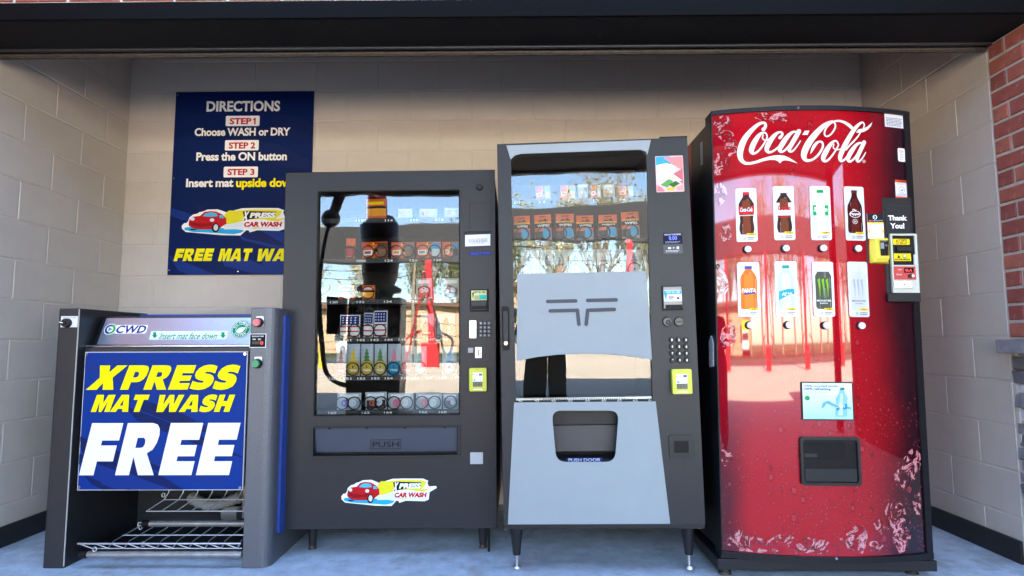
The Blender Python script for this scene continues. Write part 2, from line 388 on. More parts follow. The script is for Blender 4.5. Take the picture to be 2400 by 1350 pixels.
def pier(label, xin, side):
    """side=+1: right pier, its inner face looks to -x; xin is the inner face"""
    root = empty('brick_pier', label, 'pillar', (0, 0, 0)); X0, X1 = (xin, xin+.5) if side > 0 else (xin-.5, xin)
    ZC = 1.0
    MB(m_bmortar).box(X0+.007, X1-.007, YF+.007, YB-.004, ZC+.002, 2.398).build('mortar', root)
    nz = int((2.398-ZC)/BH); z0 = 2.398-nz*BH
    pl = (lambda s, z: ((X0, YF+(YB-.002-YF)-s, z), R(-90))) if side > 0 else (lambda s, z: ((X1, YF+s, z), R(90)))
    bricks(root, 0, YB-.002-YF, z0, 2.399, pl, alt=(.205, .098))
    bricks(root, X0+.001, X1, z0, 2.399, lambda s, z: ((s, YF, z), 0), alt=(.12, .235))
    # cap of cut stone
    mb = MB(m_stone[0]); mb.box(X0-.066 if side > 0 else X0-.05, X1+.066 if side < 0 else X1+.05, YF-.05, YB-.004, ZC-.062, ZC); mb.build('stone_cap', root, .006)
    # ledge stones
    MB(m_bmortar).box(X0+.02, X1-.02, YF+.01, YB-.012, 0.0, ZC-.0625).build('stone_core', root)
    z = .004
    while z < ZC-.068:
        h = min(random.choice((.045, .052, .058, .064)), ZC-.064-z)
        if h < .02: break
        for face in (0, 1):
            L = (YB-YF) if face == 0 else (X1-X0); s = 0
            while s < L-.02:
                ln = min(random.uniform(.11, .26), L-s); ln = L-s if L-s-ln < .07 else ln
                mb = MB(random.choices(m_stone, (4, 3, 2, 3))[0]); dz = random.uniform(-.012, .012)
                v, f = inset_block(ln-.004, h-.004, .06, .007); v = [(x+random.uniform(-.003, .003), y+random.uniform(-.004, .004)+dz, zz+random.uniform(-.0025, .0025)) for x, y, zz in v]
                mb.add(v, f); o = mb.build('ledge_stone', root)
                if face == 0: o.location = ((X0 if side > 0 else X1), (YB-.008-s-ln/2) if side > 0 else (YF+s+ln/2), z+h/2); o.rotation_euler = (0, 0, R(-90*side))
                else: o.location = (X0+s+ln/2, YF, z+h/2)
                s += ln
        z += h
pier('red brick pillar on a stacked grey stone base at the right edge', XR-.004, 1)
pier('red brick pillar left of the alcove opening', XL+.0, -1)

# ---- the rest of the building: flanks, back, roof with the canopy over the forecourt
m_bflank = mat('far_brick', (.20, .062, .046), .9, var=.25, vscale=8)
m_cfas = mat('canopy_fascia', (.10, .092, .085), .6, var=.1, vscale=3)
bd = empty('car_wash_building', 'red brick car wash building around the alcove with flat canopy roof', 'building', (0, 0, 0))
MB(m_bflank).box(-12, XL-.502, YF+.002, 12, 0, 5.6).build('wall_wing', bd)
MB(m_bflank).box(XR+.502, 4.2, YF+.002, 12, 0, 5.6).build('wall_wing', bd)
MB(m_bflank).box(-14, -4.4, -1.4, YF+.001, 0, 5.6).build('wall_wing', bd)  # unseen left wing, added to keep oblique light off the side walls
MB(m_bflank).box(4.202, 14, -1.1, 12, 0, 5.6).build('wall_wing', bd)
MB(m_bflank).box(XL-.5, XR+.5, D+.21, 12, 0, 3.99).build('back_wall', bd)
MB(m_bflank).box(XL-.5, XR+.5, YF+.003, YB-.036, LZ+.0785+4*BH+.002, 5.6).build('wall_above_lintel', bd)
MB(m_under).box(-12, 14, YB, 12, 4.0, 5.58).build('roof_slab', bd)
CN = empty('entrance_canopy', 'flat dark canopy on steel posts in front of the alcove', 'canopy', (0, 0, 0))
MB(m_under).box(-4.38, 4.15, -1.89, .3, 2.96, 3.22).build('deck', CN)
MB(m_cfas).box(-4.38, 4.15, -2.0, -1.892, 2.93, 3.30).build('fascia', CN)
MB(m_cfas).box(-4.38, 4.15, -.62, -.50, 2.90, 2.958).build('light_trough', CN)
for x in (-4.2, 3.9): MB(m_steel).box(x-.1, x+.1, -1.7, -1.5, 0, 2.958).build('canopy_post', CN, .01)

# ================================================================== shared materials
m_glass = glassmat()
m_char = mat('charcoal_powdercoat', (.016, .017, .021), .38, spec=.32, bump=.25, bscale=420, bdist=.0008, var=.06, vscale=40)
m_dark = mat('dark_plastic', (.016, .016, .018), .4, spec=.3)
m_black = mat('black_paint', (.006, .006, .007), .5, spec=.2)
m_int = mat('machine_interior', (.035, .035, .038), .7, spec=.2)
m_ham = mat('hammered_grey', (.11, .115, .13), .36, bump=.6, bscale=330, bdist=.0015, var=.35, vscale=260, metal=.35)
m_hamd = mat('hammered_black', (.016, .016, .018), .42, bump=.4, bscale=330, bdist=.001, var=.1, vscale=200)
m_steelb = mat('brushed_steel', (.55, .58, .62), .3, metal=.9, var=.1, vscale=30, stretch=(1, 1, 14), rvar=.06)
m_chrome = mat('chrome', (.75, .75, .76), .15, metal=1)
m_zinc = mat('zinc_wire', (.55, .56, .58), .35, metal=.8, var=.15, vscale=50)
m_blue = mat('blue_cabinet', (.02, .06, .30), .4)
m_white = mat('white_plastic', (.75, .76, .78), .4)
m_grn = mat('green_button', (.02, .25, .10), .35)
m_redb = mat('red_button', (.62, .13, .14), .35)
WHT, YEL, RED, NAVY = ink('EFEFEF'), ink('F2E400'), ink('C01226'), ink((.012, .03, .17))
BLK = ink('101012')
DKN = ink((.004, .013, .085)); MDN = ink((.007, .030, .19))
def shards(p, b, mats, n, rr):
    W, H = b[1]-b[0], b[3]-b[2]
    for i in range(n):
        x = b[0]+W*rr.uniform(-.1, .7); z = b[2]+H*rr.uniform(.1, 1.0); L = W*rr.uniform(.35, .8); t = H*rr.uniform(.04, .10); a = -.42+rr.uniform(-.1, .1)
        q = [(x, z), (x+L*.5, z+L*.5*a+t*.4), (x+L, z+L*a), (x+L*.55, z+L*.55*a-t*.8), (x+.1*L, z+.1*L*a-t)]
        # clip to the panel
        def clip(P, ax, lim, keep):
            out = []
            for i_ in range(len(P)):
                a_, b_ = P[i_-1], P[i_]; ia, ib = keep(a_[ax], lim), keep(b_[ax], lim)
                if ia != ib:
                    t_ = (lim-a_[ax])/(b_[ax]-a_[ax]); out.append((a_[0]+(b_[0]-a_[0])*t_, a_[1]+(b_[1]-a_[1])*t_))
                if ib: out.append(b_)
            return out
        for ax, lim, kp in ((0, b[0], lambda v, l: v > l), (0, b[1], lambda v, l: v < l), (1, b[2], lambda v, l: v > l), (1, b[3], lambda v, l: v < l)):
            if q: q = clip(q, ax, lim, kp)
        if len(q) > 2: p.poly([q], mats[i % len(mats)])
def car_logo(p, uvf):
    """the car wash emblem: puddle, red car, lightning badge and wording; uvf maps 0..2400 x 0..1152 drawing units"""
    P = lambda L: [uvf(*q) for q in L]
    white = [(60,800),(110,740),(150,740),(185,700),(210,620),(280,560),(360,540),(400,510),(470,495),(560,455),(760,450),(900,500),(1000,540),(1100,470),(1250,430),(1500,425),(1960,430),(2080,480),(2060,520),(2090,600),(2260,590),(2280,630),(2110,720),(2090,880),(1990,915),(1560,900),(1410,945),(1390,900),(1340,900),(1230,1010),(850,1000),(150,930),(70,860)]
    p.poly([P(white)], WHT)
    p.poly([P([(110,850),(180,825),(600,830),(1100,870),(1300,900),(1250,950),(1100,980),(800,960),(300,930),(130,890)])], ink('22A7DC'))
    # badge
    p.poly([P([(980,480),(1160,480),(1460,455),(1900,462),(2040,490),(1990,590),(1900,660),(2140,645),(1980,710),(1800,700),(1700,670),(1400,670),(1060,760),(900,780),(900,560)])], ink('E3D92A'))
    p.poly([P([(900,790),(1060,765),(1280,715),(1600,700),(2070,715),(2040,850),(1960,880),(1560,870),(900,880)])], ink('DDE3EA'))
    p.poly([P([(1500,880),(1640,830),(1590,830),(1660,800),(1560,800),(1440,905)])], ink('E3D92A'))
    def tb(x0, y0, x1, y1): a = uvf(x0, y1); b = uvf(x1, y0); return (a[0], b[0], a[1], b[1])
    p.poly([P([(1235,690),(1300,660),(1260,500),(1360,490),(1920,510),(1910,600),(1420,665),(1320,690)])], BLK)
    p.text(tb(1250, 500, 1400, 690), 'X', WHT, .07, .25)
    p.text(tb(1400, 525, 1925, 640), 'PRESS', WHT, .06, .25)
    p.poly([P([(1270,820),(1300,705),(2065,715),(2045,850),(1300,825)])], WHT)
    p.text(tb(1285, 722, 2050, 830), 'CAR WASH', RED, .06, .2)
    # plain red car, three quarter front view
    p.poly([P([(200,760),(215,670),(270,610),(420,590),(500,510),(620,490),(740,500),(860,560),(940,650),(950,760),(860,820),(800,880),(690,880),(420,880),(280,850),(210,800)])], ink('B9161F'))
    p.poly([P([(470,600),(530,535),(640,515),(750,535),(770,600),(620,610)])], ink('49B4E0'))
    p.poly([P([(800,590),(850,570),(905,640),(810,640)])], ink('49B4E0'))
    p.poly([P([(230,700),(330,740),(560,760),(690,720),(660,800),(420,830),(250,790)])], ink('8C0F17'))
    for cx, cz in ((275, 655), (665, 680)): p.poly([P([(cx+45*math.cos(t*.5236), cz+38*math.sin(t*.5236)) for t in range(12)])], ink('DADFE4'))
    p.poly([P([(740+75*math.cos(t*.4189), 845+100*math.sin(t*.4189)) for t in range(15)])], BLK)
    p.poly([P([(745+45*math.cos(t*.4189), 840+68*math.sin(t*.4189)) for t in range(15)])], ink('D4D8DC'))
    p.poly([P([(290+80*math.cos(t*.4189), 865+30*math.sin(t*.4189)) for t in range(8)])], BLK)

# ================================================================== directions sign on the back wall
SG = empty('wall_sign', 'navy directions sign with white and yellow lettering on the back wall', 'sign', (-2.2295, D-.012, 1.431))
bpy.context.view_layer.update(); fs = Frame(SG)
SW, SH = .908, 1.2085
mb = MB(mat('sign_blue', (.0035, .014, .085), .45, spec=.08)); mb.box(0, SW, 0, .008, 0, SH); mb.build('panel', SG, .001)
p = Print(fs, y=-.0006); shards(p, (.002, SW-.002, .002, SH-.002), (DKN, MDN), 11, random.Random(5)); p.build('stripe_print', SG)
def line(fr, parent, box, body, m, bold=.03, shear=0, d=0.0, space=1.0, y=-.0045):
    q = Print(fr, y=y); q.text(fr.box(*box), body, m, bold, shear, space); return q.build('lettering', parent)
line(fs, SG, (485, 237, 657, 262), 'DIRECTIONS', WHT, .035)
for i, (bx, tx) in enumerate((((530, 272, 609, 296), (539, 277, 600, 292)), ((528, 329, 607, 353), (537, 334, 599, 349)), ((525, 391, 605, 416), (534, 396, 597, 411)))):
    q = Print(fs, y=-.0045); q.rect(fs.box(*bx), WHT, .008); 
    if i: q.text(fs.box(*tx), 'STEP %d' % (i+1), RED, .035)
    else:
        q.text(fs.box(tx[0], tx[1], tx[2]-10, tx[3]), 'STEP', RED, .035); o1 = fs.box(tx[2]-6, tx[1], tx[2], tx[3]); w1, h1 = o1[1]-o1[0], o1[3]-o1[2]
        q.poly([[(o1[0]+x_*w1, o1[2]+z_*h1) for x_, z_ in ((.42, 0), (1, 0), (1, 1), (.5, 1), (0, .82), (0, .6), (.42, .72))]], RED)
    q.build('step_badge', SG)
line(fs, SG, (457, 300, 681, 319), 'Choose WASH or DRY', WHT, .035, space=.97)
line(fs, SG, (461, 357, 673, 377), 'Press the ON button', WHT, .035, space=.97)
line(fs, SG, (437, 419, 548, 439), 'Insert mat', WHT, .035, space=.97)
line(fs, SG, (554, 418, 695, 445), 'upside down', YEL, .035, space=.97)
q = Print(fs, y=-.0045)
A = fs.uv(423, 452); B = fs.uv(703, 556); car_logo(q, lambda x, y: (A[0]+(B[0]-A[0])*x/2400, B[1]+(A[1]-B[1])*(1-(y-90)/960)-.0)); q.build('emblem', SG)
for body, bx in (('FREE', (408, 583, 503, 612)), ('MAT', (512, 583, 593, 612)), ('WASH', (604, 583, 724, 612))):
    q = Print(fs, y=-.0045); q.block(fs.box(*bx), body, YEL); q.build('lettering', SG)
for x, z in ((.014, SH-.02), (SW-.02, SH-.014), (.014, SH*.52), (SW-.02, SH*.55), (.012, .03), (SW-.02, .03), (SW*.5, .02)):
    mb = MB(m_chrome); mb.cyl((x, -.003, z), (x, 0, z), .004, .005, 10); mb.build('screw', SG)

# ================================================================== mat washer
MX, MY = -2.116, 2.757
MW = empty('mat_washer', 'floor mat washing machine with blue XPRESS MAT WASH FREE panel', 'mat washer', (MX, MY, 0))
bpy.context.view_layer.update(); fm = Frame(MW)
TOPZ = 1.158
# left column: rounded outer corner, flat inner wall
def column(x0, x1, outer_left, dpt, m, name, r=.05):
    pts = []
    if outer_left:
        pts = [(x1, 0), (x1, dpt), (x0, dpt), (x0, r)]+[(x0+r*(1-math.cos(R(a))), r*(1-math.sin(R(a)))) for a in range(15, 91, 15)]
        loop = pts
    else:
        loop = [(x0, 0)]+[(x1-r+r*math.sin(R(a)), r*(1-math.cos(R(a)))) for a in range(0, 91, 15)]+[(x1, dpt), (x0, dpt)]
    mb = MB(m); n = len(loop); vs = [(p_[0], p_[1], .0) for p_ in loop]+[(p_[0], p_[1], TOPZ) for p_ in loop]
    ar = sum(loop[i][0]*loop[(i+1) % n][1]-loop[(i+1) % n][0]*loop[i][1] for i in range(n))
    fs_ = [(i, (i+1) % n, n+(i+1) % n, n+i) for i in range(n)]+[tuple(range(n, 2*n)), tuple(reversed(range(n)))]
    if ar < 0: fs_ = [f[::-1] for f in fs_]
    mb.add(vs, fs_); return mb.build(name, MW, .004)
column(0, .098, True, .52, m_hamd, 'side_column', .012)
column(.893, 1.012, False, .54, m_ham, 'side_column', .048)
# bevel highlight on the left column's inner edge, painted as a pale strip
mb = MB(mat('painted_highlight', (.42, .40, .36), .4)); mb.box(.0965, .1005, -.0025, .0015, .01, TOPZ-.004); mb.build('bevel_highlight', MW)
# blue side panel on the right side and the black skirt
mb = MB(m_blue); mb.prism([(0, 0), (.42, 0), (.42, 1.0), (0, 1.0)], -.012, 0); o = mb.build('side_panel', MW, .002); o.location = (1.0125, .084, .125); o.rotation_euler = (0, 0, R(90))
for z in (.20, 1.08):
    mb = MB(m_chrome); mb.sphere((1.028, .17, z), .011, 10); mb.cyl((1.012, .17, z), (1.026, .17, z), .006); mb.build('bolt', MW)
mb = MB(m_black); mb.prism([(.14, .17), (.145, .205), (.19, .19), (.24, .215), (.24, .19), (.17, .165)], -.015, 0); o = mb.build('latch', MW); o.location = (1.026, .0, .01); o.rotation_euler = (0, 0, R(90))
# hood at the back, slanted steel front, roller rail
MB(m_blue).box(.0985, .892, .44, .54, .86, 1.15).build('hood', MW, .006)
MB(m_int).box(.0985, .892, .515, .54, .0, .859).build('back_panel', MW)
mb = MB(m_hamd); mb.add([(.1, .16, .975), (.892, .16, .975), (.892, .43, .975), (.1, .43, .975), (.1, .165, 1.127), (.892, .165, 1.127), (.892, .43, 1.127), (.1, .43, 1.127)], [(0, 3, 2, 1), (4, 5, 6, 7), (0, 1, 5, 4), (1, 2, 6, 5), (2, 3, 7, 6), (3, 0, 4, 7)]); mb.build('hopper', MW)
# slanted faceplate: local frame leaning back
FPy0, FPy1, FPz0, FPz1 = .085, .14, .985, 1.117
lean = math.atan2(FPy1-FPy0, FPz1-FPz0)
PLX = fm.uv(226, 802, FPy0)[0]; fp = MB(m_steelb); fp.prism([(0, 0), (.8915-PLX, 0), (.8915-PLX, .143), (0.002, .143)], 0, .01); fpo = fp.build('steel_faceplate', MW, .001)
fpo.location = (PLX, FPy0, FPz0); fpo.rotation_euler = (-lean, 0, 0)
fpb = MB(m_black); fpb.prism([(-.018, -.006), (0, -.006), (.004, .15), (-.012, .15)], -.002, .05); o = fpb.build('faceplate_edge', MW); o.location = fpo.location; o.rotation_euler = fpo.rotation_euler
bpy.context.view_layer.update(); ff = Frame(M=MW.matrix_basis @ Matrix.Translation(fpo.location) @ Euler(fpo.rotation_euler).to_matrix().to_4x4())
def onplate(pr, name):
    o = pr.build(name, MW); o.location = fpo.location; o.rotation_euler = fpo.rotation_euler; return o
GRN = ink('108A5A'); IND = ink('2B2A78')
q = Print(ff, y=-.001); c = ff.uv(258.5, 772); rr_ = abs(ff.uv(272.5, 772)[0]-c[0])
q.poly([circ(*c, rr_)], WHT); q.poly([circ(*c, rr_*.88)], IND)
q.poly([[c]+[(c[0]+rr_*.88*math.cos(R(a)), c[1]+rr_*.88*math.sin(R(a))) for a in range(-95, 90, 12)]], ink('2F9E3F'))
q.poly([circ(*c, rr_*.52)], WHT); q.poly([[(c[0]-rr_*.28, c[1]-rr_*.4), (c[0]+rr_*.42, c[1]), (c[0]-rr_*.28, c[1]+rr_*.4)]], ink('6E7F9E')); onplate(q, 'maker_emblem')
q = Print(ff, y=-.001); b = ff.box(272, 763, 344, 781); q.rect((b[0]-.002, b[1]+.002, b[2]-.002, b[3]+.002), WHT, .005); q.text(b, 'CWD', IND, .03, .15, 1.05); onplate(q, 'maker_lettering')
q = Print(ff, y=-.001); b = ff.box(352, 776, 533, 796); q.rect(b, ink('DCE6E4'), .005)
q.text(ff.box(374, 780, 512, 795), 'Insert mat face down', GRN, .012, .25)
for ax in (363, 523):
    q.poly([[ff.uv(*t) for t in ((ax-3.5, 779), (ax+3.5, 779), (ax+3.5, 786), (ax+7, 786), (ax, 793), (ax-7, 786), (ax-3.5, 786))]], GRN)
onplate(q, 'instruction_label')
q = Print(ff, y=-.001); c = ff.uv(565.5, 771.5); rr_ = abs(ff.uv(588, 771.5)[0]-c[0])
q.poly([circ(*c, rr_, 32)], GRN); q.poly([circ(*c, rr_*.95, 32)], WHT); q.poly([circ(*c, rr_*.9, 32)], GRN); q.poly([circ(*c, rr_*.56, 28)], WHT); q.poly([circ(*c, rr_*.51, 28)], GRN)
q.poly([[(c[0]+rr_*x, c[1]+rr_*z) for x, z in ((-.5, -.28), (-.3, .12), (.05, .22), (.5, .18), (.35, -.1), (.0, -.3))]], ink('CFE4DD'))
q.poly([[(c[0]+rr_*x, c[1]+rr_*z) for x, z in ((-.45, -.3), (-.1, -.05), (.4, .05), (.2, -.38), (-.15, -.45))]], WHT)
for word, a0, a1, r_, flip in (('ECO FRIENDLY', 165, 10, .73, 1), ('SYSTEM', 225, 315, .73, -1)):
    for i, chh in enumerate(word):
        if chh == ' ': continue
        a = R(a0+(a1-a0)*i/(len(word)-1)); vs, fcs = text2d(chh, .03); s_ = rr_*.2; rot = a-math.pi/2 if flip > 0 else a+math.pi/2
        pts = [((v[0]-.5)*s_*.8, (v[1]-.5)*s_) for v in vs]
        q._put([(c[0]+rr_*r_*math.cos(a)+x*math.cos(rot)-z*math.sin(rot), c[1]+rr_*r_*math.sin(a)+x*math.sin(rot)+z*math.cos(rot)) for x, z in pts], fcs, WHT); q.k -= 1
onplate(q, 'round_eco_sticker')
mb = MB(m_chrome); z = fm.uv(400, 811, .06)[1]; mb.tube([(.1, .06, z), (.892, .06, z)], .0085, 14); mb.build('roller', MW)
z2 = fm.uv(400, 819, .06)[1]; MB(m_hamd).box(.099, .892, .05, .09, z2-.012, z2+.009).build('rail', MW, .002)
# advertising panel
pd = .028
b = [fm.uv(201, 824, pd), fm.uv(581, 824, pd), fm.uv(569.5, 1150, pd), fm.uv(179, 1148.5, pd)]
px0 = (b[0][0]+b[3][0])/2; px1 = (b[1][0]+b[2][0])/2; pz0 = (b[2][1]+b[3][1])/2; pz1 = (b[0][1]+b[1][1])/2
PN = MB(mat('panel_edge', (.5, .5, .52), .4)); PN.box(px0, px1, pd, pd+.01, pz0, pz1); PN.build('advert_panel', MW, .001)
q = Print(fm, y=pd-.0006); q.rect((px0+.004, px1-.004, pz0+.004, pz1-.004), mat('panel_blue', (.006, .034, .22), .45, spec=.08)); shards(q, (px0+.004, px1-.004, pz0+.004, pz1-.004), (DKN, MDN), 14, random.Random(11)); q.build('stripe_print', MW)
for body, bx, m in (('XPRESS', (205, 856, 564, 913), YEL), ('MAT', (216, 925, 352, 965), YEL), ('WASH', (369, 925, 552, 965), YEL), ('FREE', (191, 991, 563, 1113), WHT)):
    q = Print(fm, y=pd-.006); q.block(fm.box(*bx, pd), body, m, shear=.2 if body == 'FREE' else .27, gap=.09 if body == 'FREE' else .06); q.build('lettering', MW)
for x, z in ((px0+.012, pz1-.012), (px1-.012, pz1-.012), (px0+.012, pz0+.015), (px1-.012, pz0+.012)):
    mb = MB(m_chrome); mb.cyl((x, pd-.005, z), (x, pd, z), .006, .007, 12); mb.use(m_black).cyl((x, pd-.0056, z), (x, pd-.004, z), .003, None, 8); mb.build('screw', MW)
# inner dark box behind the panel
MB(m_int).box(.1, .892, .05, .5, pz0+.02, z2-.013).build('wash_chamber', MW)
# controls, right column
def plate(box, m, name, r=.002, th=.0012, d=0.0):
    u = fm.box(*box); mb = MB(m); mb.prism(rrect(*u, r), d-th, d+.001); return mb.build(name, MW), u
plate((600, 741, 618, 765), m_white, 'button_label', .006); plate((596, 836, 614, 860), m_white, 'button_label', .006)
for (x, y, m) in ((605, 756, m_redb), (602, 852, m_grn)):
    u, v = fm.uv(x, y); mb = MB(m_black); mb.cyl((u+.004, -.002, v), (u+.004, -.018, v), .022, .021, 24); mb.use(m).cyl((u+.004, -.018, v), (u+.004, -.030, v), .0175, .0165, 24); mb.build('push_button', MW, .0015)
_, u = plate((585, 782, 624, 815), m_white, 'timer_frame', .002)
q = Print(fm, y=-.002); q.rect((u[0]+.003, u[1]-.003, u[2]+.003, u[3]-.003), BLK)
W_, H_ = u[1]-u[0], u[3]-u[2]
q.text((u[0]+.15*W_, u[0]+.85*W_, u[2]+.76*H_, u[2]+.86*H_), 'RUNNING TIME', WHT, .02); q.text((u[0]+.2*W_, u[0]+.38*W_, u[2]+.55*H_, u[2]+.65*H_), 'MIN', WHT, .02); q.text((u[0]+.52*W_, u[0]+.7*W_, u[2]+.55*H_, u[2]+.65*H_), 'SEC', WHT, .02)
q.text((u[0]+.17*W_, u[0]+.62*W_, u[2]+.25*H_, u[2]+.45*H_), '888', ink('6A655E')); q.text((u[0]+.66*W_, u[0]+.84*W_, u[2]+.22*H_, u[2]+.46*H_), '8', mat('led_red', (1, .05, .05), .4, emit=.08)); q.build('timer_display', MW)
# rotary switch on the left column
_, u = plate((143, 741, 182, 767), m_white, 'switch_plate', .001)
q = Print(fm, y=-.002); W_, H_ = u[1]-u[0], u[3]-u[2]; q.text((u[0]+.1*W_, u[0]+.38*W_, u[2]+.8*H_, u[2]+.9*H_), 'WASH', BLK); q.text((u[0]+.72*W_, u[0]+.92*W_, u[2]+.8*H_, u[2]+.9*H_), 'DRY', BLK); q.rect((u[0]+.42*W_, u[0]+.68*W_, u[2]+.85*H_, u[2]+.87*H_), BLK); q.build('switch_print', MW)
cu_, cv_ = fm.uv(159, 757); mb = MB(m_dark); mb.cyl((cu_, -.002, cv_), (cu_, -.02, cv_), .0215, .019, 24); mb.prism([(cu_-.024, cv_+.006), (cu_-.018, cv_-.004), (cu_+.006, cv_-.007), (cu_+.006, cv_+.007)], -.026, -.018); mb.use(WHT).prism([(cu_-.022, cv_+.006), (cu_-.019, cv_+.001), (cu_-.004, cv_-.002), (cu_-.004, cv_+.002)], -.0268, -.0262); mb.build('rotary_switch', MW)
# wire racks and rollers in the open base
def seg(a, b, r=.0022, n=6): return ([a, b], r, n)
xf = fm.uv(185, 1274, -.012)[0]; zF = fm.uv(400, 1274, -.012)[1]; zR = fm.uv(400, 1294, -.012)[1]; xs1 = .89
rk = MB(m_zinc); yA, yB_ = -.012, .21; zB = fm.uv(450, 1236, yB_)[1]
nw = 10; dx = (xs1-xf)/nw
for i in range(nw+1):
    x = xf+dx*i
    if i < nw: rk.tube([(x, yA, zF), (x+dx*.75, yA+.012, zR+.012)], .0026, 6)
    if i > 1: rk.tube([(x-dx*.3, yA+.012, zR+.012), (x-dx*.3, yA+.05, zF-.004), (x-dx*.3, yB_, zB), (x-dx*.3, yB_, zB+.022)], .0026, 6); rk.tube([(x-dx*.3, yA+.012, zR+.012), (x, yA, zF)], .0022, 6)
rk.tube([(xf-.006, yA, zF), (xs1, yA, zF)], .0042, 8); rk.tube([(xf+dx*.75, yA+.012, zR+.012), (xs1, yA+.012, zR+.012)], .003, 6)
rk.tube([(xf+dx*1.7, .10, (zF+zB)/2), (xs1, .10, (zF+zB)/2)], .003, 6); rk.tube([(xf+dx*1.7, yB_, zB+.022), (xs1, yB_, zB+.022)], .0034, 6); rk.build('wire_rack', MW)
y2 = .25; z0r = fm.uv(450, 1198, y2)[1]; z1r = fm.uv(450, 1171, y2+.06)[1]; x0r = fm.uv(343, 1198, y2)[0]
rk = MB(m_zinc); rk.tube([(x0r, y2, z0r), (xs1, y2, z0r)], .0036, 6); rk.tube([(x0r+.05, y2+.06, z1r), (xs1, y2+.06, z1r)], .003, 6)
for i in range(8):
    x = x0r+i*.073; rk.tube([(x, y2, z0r), (x+.05, y2+.06, z1r), (x+.062, y2+.075, z1r+.03), (x+.075, y2+.09, z1r+.12)], .0028, 6)
rk.build('wire_rack', MW)
for y_, z_, x0 in ((.0, fm.uv(400, 1299, 0)[1], fm.uv(205, 1299, 0)[0]), (.215, fm.uv(450, 1227, .215)[1], fm.uv(350, 1227, .215)[0])):
    mb = MB(mat('roller_tube', (.28, .27, .26), .4, metal=.5, var=.2, vscale=30)); mb.tube([(x0, y_, z_), (.892, y_, z_)], .015, 14); mb.use(m_black).tube([(x0-.03, y_, z_), (x0+.004, y_, z_)], .017, 12); mb.build('roller_tube', MW)
for x, y_, z_ in ((xf+.075, -.016, zR+.014), (xf+.25, .05, zR+.014), (x0r, .21, zB), (x0r+.04, y2+.07, z1r+.02)):
    mb = MB(m_zinc); mb.tube([(x+.008*math.cos(t*.6283), y_, z_+.010*math.sin(t*.6283)) for t in range(10)], .003, 6, closed=True); mb.build('rack_eyelet', MW)
mb = MB(mat('grey_hose', (.30, .30, .29), .6)); 
hp = [(.42+.26*t/14, .44-.02*math.sin(t*.4), .20-.12*math.sin(t*math.pi/14)*.3) for t in range(15)]
mb.tube(hp, [.032 if i % 2 else .026 for i in range(15)], 12); mb.build('drain_hose', MW)
mb = MB(mat('pump_body', (.32, .28, .24), .5)); mb.cyl((.6, .43, .12), (.68, .43, .12), .035); mb.box(.7, .86, .41, .50, .1, .26); mb.build('pump', MW, .004)
MB(m_hamd).box(.0985, .892, .14, .5, .004, .03).build('base_tray', MW)

# ================================================================== vending machine helpers
def coil_mesh(r=.034, turns=5, pitch=.055, wire=.003):
    mb = MB(m_dark); N = 22; mb.tube([(r*math.cos(2*math.pi*i/N), max(0, i-N)*pitch/N, r*math.sin(2*math.pi*i/N)) for i in range(N*turns+1)], wire, 5); return mb.mesh('spiral')
COIL = {}
def coil(parent, x, y, z, r):
    k = round(r, 3)
    if k not in COIL: COIL[k] = coil_mesh(k)
    o = bpy.data.objects.new('spiral', COIL[k]); link(o, parent); o.location = (x, y, z); return o
def pouch(name, label, parent_frame, x0, x1, z0, z1, y, art, group, cat='packet', puff=.016, tilt=0):
    """a filled bag standing on a shelf; art(p, b) prints its front. Its own top-level object."""
    mb = MB(); W, H = x1-x0, z1-z0; cx = (x0+x1)/2
    base, fn = art; mb.use(base); NX, NZ = 6, 7; vs = []; fsx = []
    def thick(a, b_): 
        e = (1-abs(2*a-1)**3.0); t = min(1, b_/.12)*min(1, max(0, (1-b_)/.22)); return puff*e*t
    for side in (-1, 1):
        for j in range(NZ+1):
            for i in range(NX+1):
                a, b_ = i/NX, j/NZ; vs.append((-W/2+W*a, side*(thick(a, b_)+.0006), H*b_))
    n1 = (NX+1)*(NZ+1)
    for j in range(NZ):
        for i in range(NX):
            a = j*(NX+1)+i; fsx.append((a, a+1, a+NX+2, a+NX+1)); fsx.append((n1+a, n1+a+NX+1, n1+a+NX+2, n1+a+1))
    mb.add(vs, fsx, True)
    pr = Print(y=0, curve=None); fn(pr, (-W/2+.001, W/2-.001, .001, H-.001))
    # lay the print over the puffed front
    nv = [(v[0], -(thick((v[0]+W/2)/W, v[2]/H)+.0022)+v[1], v[2]) for v in pr.mb.v]
    off = len(mb.v); mb.v += nv
    for f, fmi in zip(pr.mb.f, pr.mb.fm):
        mb.use(pr.mb.mats[fmi]); mb.f.append([off+i for i in f]); mb.fm.append(mb.cur); mb.fs.append(False)
    o = mb.build(name); M = parent_frame.M @ Matrix.Translation((cx, y, z0)) @ Matrix.Rotation(tilt, 4, 'Y'); o.matrix_world = M
    tag(o, label, cat, group); return o
def grid_poly(b, x0, x1, z0, z1, nx=5, nz=5):
    W, H = b[1]-b[0], b[3]-b[2]; return (b[0]+W*x0, b[0]+W*x1, b[2]+H*z0, b[2]+H*z1)
def patch(p, b, x0, x1, z0, z1, m, n=4):
    """a rectangle cut into strips so that it can follow a curved bag"""
    g = grid_poly(b, x0, x1, z0, z1)
    vs = []; fs_ = []
    for j in range(n+1):
        for i in range(n+1): vs.append((g[0]+(g[1]-g[0])*i/n, g[2]+(g[3]-g[2])*j/n))
    for j in range(n):
        for i in range(n): a = j*(n+1)+i; fs_.append((a, a+1, a+n+2, a+n+1))
    p._put(vs, fs_, m)
ORG, ORD, CYA, GRY, BRN = ink('E8641A'), ink('F0A02A'), ink('2FA3D8'), ink('9AA0A6'), ink('8A6A55')
SIL = mat('clear_film', (.42, .47, .52), .25)
